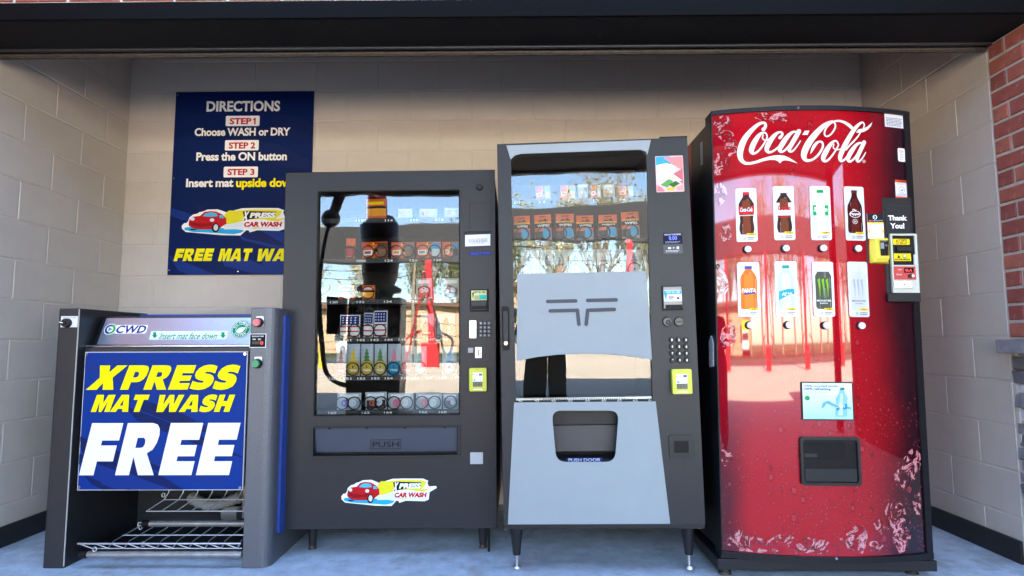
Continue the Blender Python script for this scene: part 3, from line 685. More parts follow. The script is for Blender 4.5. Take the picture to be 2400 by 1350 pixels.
def art_wipes(accent):
    def fn(p, b):
        patch(p, b, .0, 1, .0, .3, GRY); patch(p, b, .0, .55, .06, .36, ink('3E4348')); patch(p, b, .48, .95, .12, .46, accent); patch(p, b, 0, 1, .5, .66, BLK); patch(p, b, 0, 1, .66, .73, ORD)
        p.text(grid_poly(b, .16, .9, .53, .62), 'WIPES', WHT, .03); p.poly([[(b[0]+(b[1]-b[0])*x, b[2]+(b[3]-b[2])*z) for x, z in ((.2, .7), (.35, .8), (.5, .76), (.65, .84), (.82, .72), (.6, .68))]], BLK)
        patch(p, b, .3, .7, .9, .93, BLK, 1)
    return (mat('pack_orange', lin('E2601C'), .35), fn)
def art_side(c1, c2, c3):
    def fn(p, b):
        patch(p, b, .48, .62, 0, .95, BLK, 2); patch(p, b, .62, 1, .05, .95, c2); patch(p, b, .66, .98, .1, .55, c3); patch(p, b, .06, .42, .2, .5, WHT, 2); patch(p, b, .1, .36, .28, .44, c1, 2); patch(p, b, .44, .48, 0, .95, YEL, 2)
    return (mat('pack_orange', lin('E2601C'), .35), fn)
def art_tree(col, top, word='TREE'):
    def fn(p, b):
        X = lambda x, z: (b[0]+(b[1]-b[0])*x, b[2]+(b[3]-b[2])*z)
        patch(p, b, .04, .96, .02, .46, col); 
        for k, (w_, z_) in enumerate(((.18, .82), (.26, .70), (.34, .57), (.40, .44))):
            p.poly([[X(.5-w_, z_-.14), X(.5+w_, z_-.14), X(.5, z_+.06)]], top)
        patch(p, b, .45, .55, .24, .32, ink('5A4330'), 1); p.text(grid_poly(b, .2, .8, .14, .2), word, WHT, .02)
    return (SIL, fn)
def art_flag():
    def fn(p, b):
        patch(p, b, .03, .97, .56, .97, ink('1E2F7A'))
        for i in range(4):
            for j in range(3): patch(p, b, .12+.21*i, .19+.21*i, .63+.11*j, .68+.11*j, WHT, 1)
        for i in range(5): patch(p, b, .03, .97, .03+.105*i, .085+.105*i, RED if i % 2 == 0 else WHT, 3)
    return (WHT, fn)
def art_clip(c1, c2):
    def fn(p, b):
        X = lambda x, z: (b[0]+(b[1]-b[0])*x, b[2]+(b[3]-b[2])*z)
        patch(p, b, .05, .95, .08, .55, c1); p.poly([[X(.2+.6*random.random(), .15+.6*random.random()) for _ in range(3)]], c2); p.poly([circ(*X(.35, .4), (b[1]-b[0])*.16, 14)], c2); p.poly([circ(*X(.66, .42), (b[1]-b[0])*.16, 14)], ink('C8D2DA')); patch(p, b, .1, .9, .75, .93, WHT, 2)
    return (SIL, fn)
def art_can(c1, c2):
    def fn(p, b):
        patch(p, b, 0, 1, .12, .5, c1); patch(p, b, 0, 1, .5, .62, BLK); patch(p, b, .1, .9, .7, .85, c2, 2)
    return (ORG, fn)
def card_reader(parent, fr, box, payload='pay', dep=.045, d=0.0):
    """lime contactless card reader with its own little screen"""
    u0, u1, v0, v1 = fr.box(*box, d); W, H = u1-u0, v1-v0
    mb = MB(mat('lime_plastic', lin('C9CC3A'), .35)); loop = rrect(u0, u1, v0, v1, .006)
    mb.prism(loop, d-dep, d); o = mb.build('card_reader', parent, .003)
    MB(mat('lime_dark', lin('7F9A2C'), .4)).box(u0-.003, u0+.004, d-dep*.8, d-.001, v0+.004, v1-.004).build('reader_side', o, .001)
    mb = MB(m_dark); mb.box(u1-.004, u1+.004, d-dep*.7, d-.001, v0+.004, v1-.004); mb.build('reader_back', o, .001)
    p = Print(y=d-dep-.0008); s = (u0+.2*W, u1-.24*W, v0+.42*H, v1-.2*H)
    scr = mat('reader_screen', (.75, .78, .8), .25, emit=.02)
    p.rect(s, scr if payload == 'pay' else BLK); p.rect((s[0], s[1], v0+.2*H, v0+.42*H), ink('6B6A5E') if payload == 'pay' else BLK)
    if payload == 'pay':
        p.text((s[0]+.01*W, s[0]+.25*W, s[3]-.12*H, s[3]-.06*H), 'Pay', BLK, .02); p.rect((s[1]-.2*W, s[1]-.02*W, s[3]-.13*H, s[3]-.03*H), ink('4A5F9A'), .001); p.rect((s[0]+.03*W, s[0]+.16*W, s[2]+.03*H, s[2]+.1*H), ink('4D8FD0')); p.text((s[1]-.22*W, s[1]-.03*W, s[2]+.04*H, s[2]+.09*H), 'VISA', ink('2A3B88'), .02, .2)
    else:
        p.rect((s[0]+.02*W, s[0]+.26*W, s[2]+.08*H, s[3]-.06*H), ink('A9ABAE')); p.poly([circ(s[1]-.12*W, s[3]-.1*H, .06*W, 12)], GRY); p.text((s[0]+.08*W, s[1]-.08*W, s[3]-.04*H, s[3]-.015*H), 'READY TO PAY', WHT)
    for i in range(3):
        for j in range(2): p.poly([circ(s[0]+(s[1]-s[0])*(.2+.3*i), v0+H*(.26+.09*j), .012*W, 8)], ink('D8D8D0'))
    p.poly([circ(u0+.45*W, v1-.07*H, .02*W, 8)], BLK); p.poly([[(u0+.2*W, v0+.06*H), (u1-.2*W, v0+.06*H), (u1-.28*W, v0+.11*H), (u0+.28*W, v0+.11*H)]], ink('F0F0D8'))
    p.build('reader_screen', o); return o
def bill_slot(parent, fr, box, sticker, text, d=0.0):
    u0, u1, v0, v1 = fr.box(*box, d); W, H = u1-u0, v1-v0
    mb = MB(m_black); mb.box(u0, u1, d-.006, d+.002, v0, v1); o = mb.build('bill_acceptor', parent, .0015)
    MB(m_char).box(u0+.05*W, u1-.1*W, d-.016, d-.004, v0+.04*H, v0+.46*H).build('bill_bezel', o, .002)
    MB(m_black).box(u0+.1*W, u1-.14*W, d-.019, d-.0145, v0+.1*H, v0+.24*H).build('bill_mouth', o, .001)
    p = Print(y=d-.0068); s = (u0+.07*W, u1-.1*W, v0+.5*H, v1-.06*H); p.rect(s, sticker)
    p.text((s[0]+.1*W, s[1]-.05*W, s[3]-.12*H, s[3]-.03*H), text, BLK if text != 'INSERT BILL HERE' else WHT, .025)
    p.poly([[(s[0]+.04*W, s[3]-.1*H), (s[0]+.14*W, s[3]-.1*H), (s[0]+.09*W, s[2]+.04*H)]], BLK); p.rect((s[0]+.42*W, s[1]-.02*W, s[2]+.03*H, s[2]+.24*H), ink('35B5A5')); p.lines((s[0]+.17*W, s[0]+.4*W, s[2]+.03*H, s[2]+.22*H), 4, BLK)
    p.build('bill_sticker', o); return o
def shelf_row(parent, fr, z, x0, x1, y0, y1, numbers, strip=None):
    """a tray with a front lip and number strip"""
    MB(m_int).box(x0, x1, y0, y1, z-.004, z).build('shelf', parent)
    MB(strip or m_dark).box(x0, x1, y0-.006, y0, z-.022, z+.002).build('shelf_lip', parent, .001)
    for n, x in numbers:
        p = Print(y=y0-.0072); w_ = .0065*len(n); p.text((x-w_, x+w_, z-.017, z-.006), n, WHT, .02); p.build('slot_number', parent)

# ================================================================== black vending machine
BV = empty('vending_machine', 'charcoal snack style vending machine with large glass front and car wash sticker', 'vending machine', (-1.112, 2.895, 0), (0, R(-.35), 0))
bpy.context.view_layer.update(); fb = Frame(BV)
bW = fb.uv(1163, 1238)[0]; bz0 = fb.uv(900, 1239)[1]; bz1 = fb.uv(900, 402)[1]; bx0 = fb.uv(660, 820)[0]; bW = fb.uv(1161.5, 820)[0]
g = fb.box(741, 447, 1077, 973)           # the glass
pf = fb.box(731, 998, 1078.5, 1074)       # push flap frame
# cabinet shell
mb = MB(m_black); DP = .80
mb.box(bx0+.004, bx0+.03, .051, DP, bz0, bz1-.004); mb.box(bW-.03, bW-.004, .051, DP, bz0, bz1-.004); mb.box(bx0+.031, bW-.031, .051, DP, bz1-.03, bz1-.004); mb.box(bx0+.031, bW-.031, .051, DP, bz0, bz0+.03); mb.box(bx0+.031, bW-.031, DP-.02, DP, bz0+.031, bz1-.031)
mb.build('cabinet', BV)
mb = MB(m_int); mb.box(g[1]+.012, g[1]+.02, .06, .7, g[2]-.03, g[3]+.03); mb.box(g[0]-.03, g[0]-.022, .06, .7, g[2]-.03, g[3]+.03); mb.box(g[0]-.02, g[1]+.011, .62, .64, g[2]-.03, g[3]+.03); mb.box(g[0]-.02, g[1]+.011, .06, .62, g[3]+.02, g[3]+.03); mb.build('product_compartment', BV)
door = MB(m_char); rc = lambda b: [(b[0], b[2]), (b[1], b[2]), (b[1], b[3]), (b[0], b[3])]
door.prism([(bx0, bz0), (bW, bz0), (bW, bz1), (bx0, bz1)], 0, .05, [rc(g), rc((pf[0]+.012, pf[1]-.012, pf[2]+.012, pf[3]-.004))]); door.build('door', BV, .003)
MB(m_glass).box(g[0]-.004, g[1]+.004, .012, .016, g[2]-.004, g[3]+.004).build('glass_pane', BV)
mb = MB(m_black); mb.prism([(g[0]-.003, g[2]-.003), (g[1]+.003, g[2]-.003), (g[1]+.003, g[3]+.003), (g[0]-.003, g[3]+.003)], -.0015, .0015, [rc((g[0]+.0025, g[1]-.0025, g[2]+.0025, g[3]-.0025))]); mb.build('glass_gasket', BV)
# push flap
mb = MB(m_dark); mb.prism(rc(pf), -.010, .004, [rc((pf[0]+.009, pf[1]-.009, pf[2]+.014, pf[3]-.006))]); mb.build('flap_frame', BV, .002)
ft = fb.uv(900, 1003)[1]; fbz = fb.uv(900, 1061)[1]
mb = MB(mat('flap_plastic', (.055, .062, .085), .35)); mb.add([(pf[0]+.012, .004, ft), (pf[1]-.012, .004, ft), (pf[1]-.012, .014, ft), (pf[0]+.012, .014, ft), (pf[0]+.012, .024, fbz), (pf[1]-.012, .024, fbz), (pf[1]-.012, .034, fbz), (pf[0]+.012, .034, fbz)], [(3, 2, 1, 0)[::-1], (0, 1, 5, 4)[::-1], (4, 5, 6, 7)[::-1], (1, 2, 6, 5)[::-1], (3, 0, 4, 7)[::-1]])
flap = mb.build('push_flap', BV)
MB(m_black).box(pf[0]+.012, pf[1]-.012, .045, .06, pf[2]+.01, pf[3]).build('flap_recess', BV)
b = fb.box(869, 1030, 940, 1052, .014); q = Print(y=.0095); q.poly([rc(b), rc((b[0]+.002, b[1]-.002, b[2]+.002, b[3]-.002))], m_black); q.text((b[0]+.01, b[1]-.01, b[2]+.009, b[3]-.009), 'PUSH', m_black, .0); o = q.build('lettering', BV)
for x in (.12, .37, .63, .9):
    xx = pf[0]+(pf[1]-pf[0])*x; mb = MB(m_black); mb.cyl((xx, -.012, ft+.002), (xx, .004, ft+.002), .005, None, 10); mb.build('flap_hinge', BV)
# emblem sticker
a0 = fb.uv(795, 1098); a1 = fb.uv(1029, 1186)
q = Print(fb, y=-.0012); car_logo(q, lambda x, y: (a0[0]+(a1[0]-a0[0])*x/2330, a1[1]+(a0[1]-a1[1])*(1-(y-200)/820))); q.build('car_wash_emblem', BV)
# controls
u, v = fb.uv(1124, 439); mb = MB(m_black); mb.cyl((u, 0, v), (u, -.008, v), .017, .0155, 24); mb.use(m_char).cyl((u, -.008, v), (u, -.010, v), .008, None, 16); mb.use(m_black).box(u-.0012, u+.0012, -.0105, -.0095, v-.004, v+.004); mb.build('lock', BV)
b = fb.box(1100, 475, 1151, 544); mb = MB(m_black); mb.prism(rc(b), -.0006, .001); mb.use(m_char).prism(rc((b[0]+.0022, b[1]-.0022, b[2], b[3]-.0022)), -.003, -.0008); mb.build('access_cover', BV)
b = fb.box(1089, 545, 1150, 579); mb = MB(m_dark); mb.prism([(b[0], b[2]), (b[1], b[2]+.004), (b[1]+.001, b[3]-.002), (b[0]+.001, b[3]+.002)], -.005, .0); ho = mb.build('note_holder', BV)
q = Print(y=-.0056); q.poly([[(b[0]+.003, b[2]+.003), (b[1]-.002, b[2]+.006), (b[1]-.001, b[3]-.009), (b[0]+.003, b[3]-.013)]], WHT); q.lines((b[0]+.02, b[1]-.012, b[2]+.016, b[3]-.03), 4, ink('5A6478'), .4); q.build('paper_note', ho)
mb = MB(m_dark); mb.tube([(b[0]-.004, -.008, b[3]-.004), (b[0]+.02, -.01, b[3]+.003), (b[1]-.02, -.009, b[3]+.001), (b[1]+.002, -.006, b[3]+.006)], .0022, 6); mb.build('holder_wire', ho)
b = fb.box(1100, 589.5, 1151, 598); q = Print(y=-.001); q.rect(b, ink('2B3178')); q.text((b[0]+.008, b[1]-.008, b[2]+.003, b[3]-.003), 'SELECT ITEM', ink('5A66C4'), .01); q.build('display_strip', BV)
bill_slot(BV, fb, (1102, 678, 1145, 730), ink('D9DDA0'), 'INSERT BILL HERE.')
b = fb.box(1099, 750, 1118, 794); mb = MB(m_black); mb.prism(rrect(*b, .003), -.004, 0); o = mb.build('lock_plate', BV); mb = MB(m_steelb); mb.prism(rrect(b[0]+.003, b[1]-.003, b[2]+.003, b[3]-.003, .003), -.010, -.0035); mb.build('handle_plate', o, .002); u, v = fb.uv(1108, 773); mb = MB(mat('copper_lock', (.8, .55, .42), .3, metal=.7)); mb.cyl((u, -.010, v), (u, -.0125, v), .008, None, 18); mb.build('lock_cylinder', o)
b0 = fb.box(1122.5, 753, 1150.5, 790.5); mb = MB(m_black); mb.prism(rc(b0), -.002, 0); kp = mb.build('keypad', BV)
for j, y in enumerate((757.6, 767.4, 776.6, 786)):
    for i, x in enumerate((1127, 1136.5, 1146)):
        u, v = fb.uv(x, y); mb = MB(mat('key_grey', (.10, .10, .11), .4)); mb.box(u-.0078, u+.0078, -.007, -.0015, v-.0078, v+.0078); k_ = mb.build('key', kp, .0015)
        q = Print(y=-.0075); q.text((u-.0026, u+.0026, v-.004, v+.004), '123456789*0#'[j*3+i], ink('C8C8C8'), .02); q.build('key_number', k_)
b = fb.box(1097, 815, 1109.5, 827); mb = MB(mat('pale_button', (.38, .37, .36), .5)); mb.box(b[0], b[1], -.006, 0, b[2], b[3]); mb.build('return_button', BV, .002)
b = fb.box(1114.5, 814, 1128.5, 838.5); mb = MB(m_steelb); mb.prism(rc(b), -.003, 0); o = mb.build('coin_slot', BV, .001); MB(m_black).box((b[0]+b[1])/2-.0022, (b[0]+b[1])/2+.0022, -.0045, -.0025, b[2]+.009, b[3]-.009).build('coin_mouth', o)
card_reader(BV, fb, (1101.5, 862, 1141, 916), 'pay', .03)
b = fb.box(1102, 1060, 1132, 1087.5); mb = MB(mat('pale_panel', (.42, .43, .44), .5)); mb.box(b[0], b[1], -.002, 0, b[2], b[3]); mb.build('blank_plate', BV, .001)
# legs
for x, y in ((.14, .12), (.0, .12), (.14, .72), (.0, .72)):
    xx = fb.uv(733, 1260, y)[0] if x else fb.uv(1132, 1260, y)[0]
    mb = MB(m_dark); mb.tube([(xx, y, .016), (xx, y, bz0)], [.017, .025], 16); o = mb.build('leg', BV); mb = MB(m_rust); mb.cyl((xx, y, .0), (xx, y, .018), .02, .014, 12); mb.build('levelling_foot', o)
# shelves and goods, 90 mm behind the glass
sy = .075; rows = {}
for key, ypx, nums in (('A', 512, ((844, '110'), (850, '112'), (912, '114'), (972, '116'), (1031, '118'))), ('B', 606, ((846, '120'), (850, '122'), (912, '124'), (970, '126'), (1026, '128'))),
                       ('C', 702, ((784, '130'), (846, '132'), (910, '134'), (970, '136'), (1026, '138'))), ('D', 791, ((815, '141'), (847, '142'), (879, '143'), (912, '144'), (944, '145'), (976, '146'), (1010, '147'), (1042, '148'))),
                       ('E', 881, ((782, '150'), (815, '151'), (848, '152'), (881, '153'), (912, '154'), (951, '155'), (974, '156'), (1006, '157'), (1038, '158'), (1069, '159'))), ('F', 961, ((780, '160'), (858, '162'), (910, '164'), (993, '166'), (1038, '168')))):
    z = fb.uv(900, ypx, sy)[1]; rows[key] = z
    shelf_row(BV, fb, z, g[0]-.018, g[1]+.010, sy, .6, [(n, fb.uv(x, ypx, sy)[0]) for x, n in nums])
MB(m_int).box(g[0]-.018, g[1]+.010, .03, .6, g[2]-.03, g[2]-.004).build('delivery_bin', BV)
def goods(row, items, fr, mach, yy, rws, group, coils=True, cr=.030):
    for (x0, x1, ytop, art, lab, cat) in items:
        z0 = rws[row]+.001; a = fr.uv(x0, ytop, yy)[0]; b_ = fr.uv(x1, ytop, yy)[0]; t = fr.uv((x0+x1)/2, ytop, yy)[1]
        pouch(cat.replace(' ', '_'), lab, fr, a, b_, z0, t, yy+.012, art, group, cat, puff=.010, tilt=random.uniform(-.03, .03))
        if coils:
            n = 2 if (b_-a) > .085 else 1
            for i in range(n):
                xx = a+(b_-a)*((i+.5)/n if n > 1 else .5); coil(mach, xx, yy-.006, z0+cr+.004, cr)
GB = 'goods in the charcoal vending machine'; B_ = 'in the charcoal machine'
goods('A', [(858, 905, 465, art_can(ORD, YEL), 'orange pouch with yellow corner on the top shelf '+B_, 'packet'), (932, 966, 488, art_clip(ink('B7BEC4'), ink('D59A9A')), 'glare-paled clear pack above number 116 '+B_, 'packet'), (982, 1024, 488, art_clip(ink('A9B3BC'), ink('C98C8C')), 'glare-paled clear pack left of number 118 on the top shelf '+B_, 'packet'), (1040, 1074, 486, art_clip(ink('B9C1C6'), ink('CDA0A0')), 'glare-paled clear pack at the right end of the top shelf '+B_, 'packet')], fb, BV, sy, rows, GB, False)  # the clear packs' washed-out colours carry sky glare from the glass
goods('B', [(809, 831, 558, art_can(ink('B3202E'), ORG), 'narrow orange and red tub on the second shelf '+B_, 'tub'), (848, 908, 566, art_side(BRN, ink('6B4A3A'), BRN), 'wide orange and brown pouch above number 122 '+B_, 'packet'), (916, 970, 567, art_side(ORD, ink('7D746E'), BRN), 'orange and taupe pouch right of the wide brown one '+B_, 'packet'), (976, 1033, 566, art_side(GRY, CYA, ink('C9D4DA')), 'orange and sky blue pouch above number 128 '+B_, 'packet'), (1036, 1075, 566, art_side(ORD, CYA, BLK), 'orange and blue pouch at the right end of the second shelf '+B_, 'packet')], fb, BV, sy, rows, GB)
goods('C', [(793, 829, 668, art_can(ink('B01228'), ink('B01228')), 'black and crimson pack above number 130 '+B_, 'packet'), (848, 878, 668, art_can(ORD, WHT), 'orange tub above number 132 '+B_, 'tub'), (976, 1012, 652, art_clip(ink('C03A44'), ink('D2D6DA')), 'clear bag with red figure on the third shelf '+B_, 'packet'), (1036, 1075, 652, art_clip(ink('5567A8'), RED), 'clear bag with blue and red print on the third shelf '+B_, 'packet')], fb, BV, sy, rows, GB)
goods('D', [(796, 843, 738, art_flag(), 'leftmost flag printed packet with stars and stripes '+B_, 'packet'), (851, 873, 733, art_flag(), 'middle narrow flag printed packet with stars and stripes '+B_, 'packet'), (876, 907, 728, art_flag(), 'rightmost flag printed packet with stars and stripes '+B_, 'packet'), (986, 1016, 735, art_tree(ink('B5404A'), ink('2C4A77')), 'red tree freshener packet above number 147 '+B_, 'packet'), (1024, 1066, 735, art_tree(ink('8B98A0'), ink('2F4A3A')), 'grey tree freshener packet above number 148 '+B_, 'packet')], fb, BV, sy, rows, GB)
goods('E', [(787, 811, 810, art_tree(ink('7A2A5E'), ink('B02A6E')), 'purple tree air freshener packet above number 150 '+B_, 'packet'), (813, 843, 806, art_tree(ink('C8A83A'), ink('D9B93C')), 'yellow tree air freshener packet above number 151 '+B_, 'packet'), (846, 875, 806, art_tree(ink('C9AC45'), ink('4E7A3C')), 'yellow and green tree air freshener packet above number 152 '+B_, 'packet'), (877, 906, 806, art_tree(ink('CDB660'), ink('5C8848')), 'straw coloured tree air freshener packet above number 153 '+B_, 'packet'), (908, 938, 806, art_tree(ink('1F8FB0'), ink('E08A9C')), 'teal and pink air freshener packet above number 154 '+B_, 'packet'), (941, 966, 810, art_tree(ink('D46A7A'), ink('E394A0')), 'pink air freshener packet above number 155 '+B_, 'packet'), (970, 1000, 812, art_tree(ink('7FB0C0'), ink('59A0A8')), 'pale teal air freshener packet above number 156 '+B_, 'packet'), (1036, 1070, 812, art_tree(ink('7FA6C8'), ink('6F9FD0')), 'pale blue air freshener packet above number 158 '+B_, 'packet')], fb, BV, sy, rows, GB)
goods('F', [(789, 845, 921, art_clip(ink('8FA6B8'), ink('6C58A0')), 'silvery pack with violet disc above number 160 '+B_, 'packet'), (856, 906, 919, art_clip(ink('3A3238'), ink('A05A40')), 'dark pack with brown print above number 162 '+B_, 'packet'), (909, 968, 921, art_clip(ink('A9B4BA'), ink('D46A8A')), 'clear pack with pink disc above number 164 '+B_, 'packet'), (974, 1034, 922, art_clip(ink('8FA9A8'), ink('D0708A')), 'clear pack with pink and teal discs above number 166 '+B_, 'packet'), (1038, 1074, 922, art_clip(ink('6E8A8E'), ink('8A4F70')), 'small clear pack at the right end of the bottom shelf '+B_, 'packet')], fb, BV, sy, rows, GB)
# odds and ends on top and beside
mb = MB(m_black); mb.tube([(bx0-.004, .03, bz1+.012), (bx0+.02, .02, bz1+.010), (bx0+.06, .03, bz1+.006), (bx0+.10, .05, bz1+.004)], .0035, 6); mb.tube([(bx0-.006, .04, bz1+.006), (bx0+.03, .05, bz1+.007), (bx0+.09, .08, bz1+.004)], .003, 6); mb.box(bx0-.008, bx0+.03, .035, .06, bz1+.001, bz1+.014)
o = mb.build('cable'); o.matrix_world = BV.matrix_basis; tag(o, 'short black cable lying on top of the charcoal vending machine', 'cable')
x = fb.uv(1146, 1270, .06)[0]; mb = MB(m_black); mb.tube([(x, .06, bz0), (x+.002, .055, .1), (x, .05, .003)], .0055, 8); o = mb.build('cable'); o.matrix_world = BV.matrix_basis; tag(o, 'black cable hanging to the floor beside the charcoal machine\'s right leg', 'cable')

# ================================================================== grey vending machine
GV = empty('vending_machine', 'dark grey vending machine with pale grey panels and dispensing port', 'vending machine', (-.056, 2.70, 0), (0, R(-.9), R(-2.5)))
bpy.context.view_layer.update(); fg = Frame(GV)
gx0 = fg.uv(1180.5, 1240)[0]; gW = fg.uv(1653.5, 1238)[0]; gz0 = fg.uv(1400, 1240)[1]; gzd = fg.uv(1400, 1230)[1]; gz1 = (fg.uv(1175, 339)[1]+fg.uv(1600, 321)[1])/2
m_gdoor = mat('slate_powdercoat', (.020, .021, .025), .42, spec=.35, bump=.25, bscale=420, bdist=.0008, var=.05, vscale=40)
m_pale = mat('pale_grey_panel', (.29, .33, .345), .5, spec=.3, var=.03, vscale=6)
UV = lambda L, d=0.0: [fg.uv(x, y, d) for x, y in L]
glass_hole = rnd_poly(UV([(1209, 944), (1197, 362), (1515, 352), (1530, 944)]), [0, .045, .045, 0])
port = rnd_poly(UV([(1304, 1082), (1293, 962), (1450, 962), (1441, 1082)]), .042, 6)
def orient(L): 
    return L
mb = MB(m_black); DPG = .85
mb.box(gx0+.004, gx0+.03, .051, DPG, gz0+.002, gz1-.004); mb.box(gW-.03, gW-.004, .051, DPG, gz0+.002, gz1-.004); mb.box(gx0+.031, gW-.031, .051, DPG, gz1-.03, gz1-.004); mb.box(gx0+.031, gW-.031, .051, DPG, gz0+.002, gz0+.03); mb.box(gx0+.031, gW-.031, DPG-.02, DPG, gz0+.031, gz1-.031); mb.build('cabinet', GV)
mb = MB(m_gdoor); bigport = rnd_poly(UV([(1300, 1090), (1288, 955), (1456, 955), (1446, 1090)]), .04, 4)
mb.prism([(gx0, gzd), (gW, gzd), (gW, gz1), (gx0, gz1)], 0, .05, [glass_hole, bigport]); mb.build('door', GV, .003)
mb = MB(m_dark); mb.box(gx0+.002, gW-.002, .004, .05, gz0, gzd-.0005); mb.build('kick_plate', GV, .001)
gb = [min(p[0] for p in glass_hole), max(p[0] for p in glass_hole), min(p[1] for p in glass_hole), max(p[1] for p in glass_hole)]
mb = MB(m_glass); mb.prism([(p[0], p[1]) for p in rnd_poly(UV([(1207, 946), (1196, 360), (1516, 351), (1531, 946)]), [0, .045, .045, 0])], .010, .014); zz0 = min(v[2] for v in mb.v)
mb.v = [(v[0], v[1]+.008-(v[2]-zz0)*.016, v[2]) for v in mb.v]; mb.build('glass_pane', GV)
mb = MB(m_int); mb.box(gb[0]-.02, gb[0]-.012, .06, .7, gb[2]-.01, gb[3]+.02); mb.box(gb[1]+.012, gb[1]+.02, .06, .7, gb[2]-.01, gb[3]+.02); mb.box(gb[0]-.011, gb[1]+.011, .62, .64, gb[2]-.01, gb[3]+.02); mb.box(gb[0]-.011, gb[1]+.011, .06, .619, gb[3]+.012, gb[3]+.02); mb.build('product_compartment', GV)
# pale panels
top = UV([(1197, 374), (1187, 342), (1525, 329), (1517, 363), (1513, 356), (1500, 351.5), (1222, 361), (1207, 365)])
mb = MB(m_pale); mb.prism(top, -.006, -.0005); mb.build('top_panel', GV, .0015)
mid = UV([(1213.5, 643), (1211, 846), (1260, 836), (1310, 830.5), (1370, 828.5), (1430, 830), (1480, 835), (1526.5, 842), (1522, 750), (1513, 636)])
mb = MB(m_pale); mb.prism(mid, -.007, .009); mp = mb.build('middle_panel', GV, .002)
low = UV([(1205, 943), (1190.5, 1228), (1570, 1226.5), (1536, 940.5)])
mb = MB(m_pale); mb.prism(low, -.007, -.0005, [port]); mb.build('lower_panel', GV, .002)
# winged logo
LG = ink((.075, .08, .095)); q = Print(fg, y=-.0078)
wd = abs(fg.uv(1300, 708)[1]-fg.uv(1300, 716.5)[1])
for seg_ in ([(1283.5, 707), (1349, 705.5)], [(1377, 704.5), (1443.5, 703)], [(1289.5, 729), (1353, 727.5), (1356.5, 760)], [(1373.5, 760), (1377, 727.5), (1439, 725.5)]):
    L = [Vector(fg.uv(*t)) for t in seg_]
    vs = []; 
    for i in range(len(L)-1):
        d = (L[i+1]-L[i]).normalized(); n_ = Vector((-d.y, d.x))*wd/2; q.poly([[tuple(L[i]+n_), tuple(L[i]-n_), tuple(L[i+1]-n_), tuple(L[i+1]+n_)]], LG)
    for t in L: q.poly([circ(t.x, t.y, wd/2, 14)], LG)
q.build('wing_emblem', mp)
# dispensing port: recess, flap, lip
pb = (min(p[0] for p in port)-.02, max(p[0] for p in port)+.02, min(p[1] for p in port)-.02, max(p[1] for p in port)+.02)
mb = MB(m_int); mb.box(pb[0], pb[1], .17, .18, pb[2], pb[3]); mb.box(pb[0], pb[0]+.008, .05, .169, pb[2], pb[3]); mb.box(pb[1]-.008, pb[1], .05, .169, pb[2], pb[3]); mb.box(pb[0]+.009, pb[1]-.009, .05, .169, pb[2], pb[2]+.02); mb.build('port_recess', GV)
fz0, fz1 = fg.uv(1370, 1060, .06)[1], fg.uv(1370, 997, .06)[1]
MB(m_dark).box(pb[0]+.012, pb[1]-.012, .06, .068, fz1+.003, pb[3]-.004).build('port_flap', GV, .002)
mb = MB(mat('flap_grey', (.04, .042, .05), .4)); mb.box(pb[0]+.012, pb[1]-.012, .075, .083, fz0, fz1); mb.build('port_flap', GV, .003)
b = fg.box(1328, 1073, 1412, 1084, .03); q = Print(y=.03); q.rect(b, ink('232C66')); q.text((b[0]+.008, b[1]-.008, b[2]+.004, b[3]-.002), 'PUSH DOOR', ink('B8C0D8'), .02); q.build('push_door_label', GV)
# left handle
h = fg.box(1176.5, 718, 1194, 821); mb = MB(m_black); mb.prism(rrect(*h, .010), -.002, .001); ho = mb.build('door_handle', GV); H_ = h[3]-h[2]
MB(m_char).box(h[0]+.005, h[1]-.005, -.011, -.002, h[2]+.2*H_, h[3]-.1*H_).build('handle_lever', ho, .003)
u = (h[0]+h[1])/2; mb = MB(mat('copper_lock', (.8, .55, .42), .3, metal=.7)); mb.cyl((u, -.002, h[2]+.16*H_), (u, -.009, h[2]+.16*H_), .0095, .009, 18); mb.build('handle_lock', ho)
# right control column
b = fg.box(1537, 365.5, 1602, 450); q = Print(fg, y=-.0012); q.rect(b, ink('F0C4C2'), .004); rr_ = random.Random(3); W_, H_ = b[1]-b[0], b[3]-b[2]
q.rect((b[0]+.002, b[0]+.55*W_, b[3]-.3*H_, b[3]-.002), ink('3FA3DC'), .002)
for c_, pts in (('E58A8A', ((.3, .95), (.99, .98), (.98, .6), (.7, .7))), ('F6DCD6', ((.02, .75), (.4, .8), (.75, .7), (.6, .45), (.1, .5))), ('C56A72', ((.98, .65), (.97, .2), (.75, .35), (.6, .48))), ('FAF2EA', ((.03, .5), (.6, .5), (.95, .3), (.5, .32), (.03, .38))), ('5E9E58', ((.15, .2), (.45, .36), (.62, .3), (.4, .12))), ('356B34', ((.45, .2), (.7, .3), (.85, .22), (.6, .12))), ('D9B93F', ((.35, .1), (.7, .14), (.6, .04), (.42, .03))), ('DE7F86', ((.02, .2), (.2, .12), (.3, .02), (.02, .02))), ('E8A0A0', ((.7, .12), (.97, .2), (.97, .03), (.75, .03)))):
    q.poly([[(b[0]+W_*x, b[2]+H_*z) for x, z in pts]], ink(c_))
q.build('picture_sticker', GV)
b = fg.box(1554, 546.5, 1599, 572); mb = MB(m_black); mb.prism(rc(b), -.0015, 0); do = mb.build('deposit_display', GV)
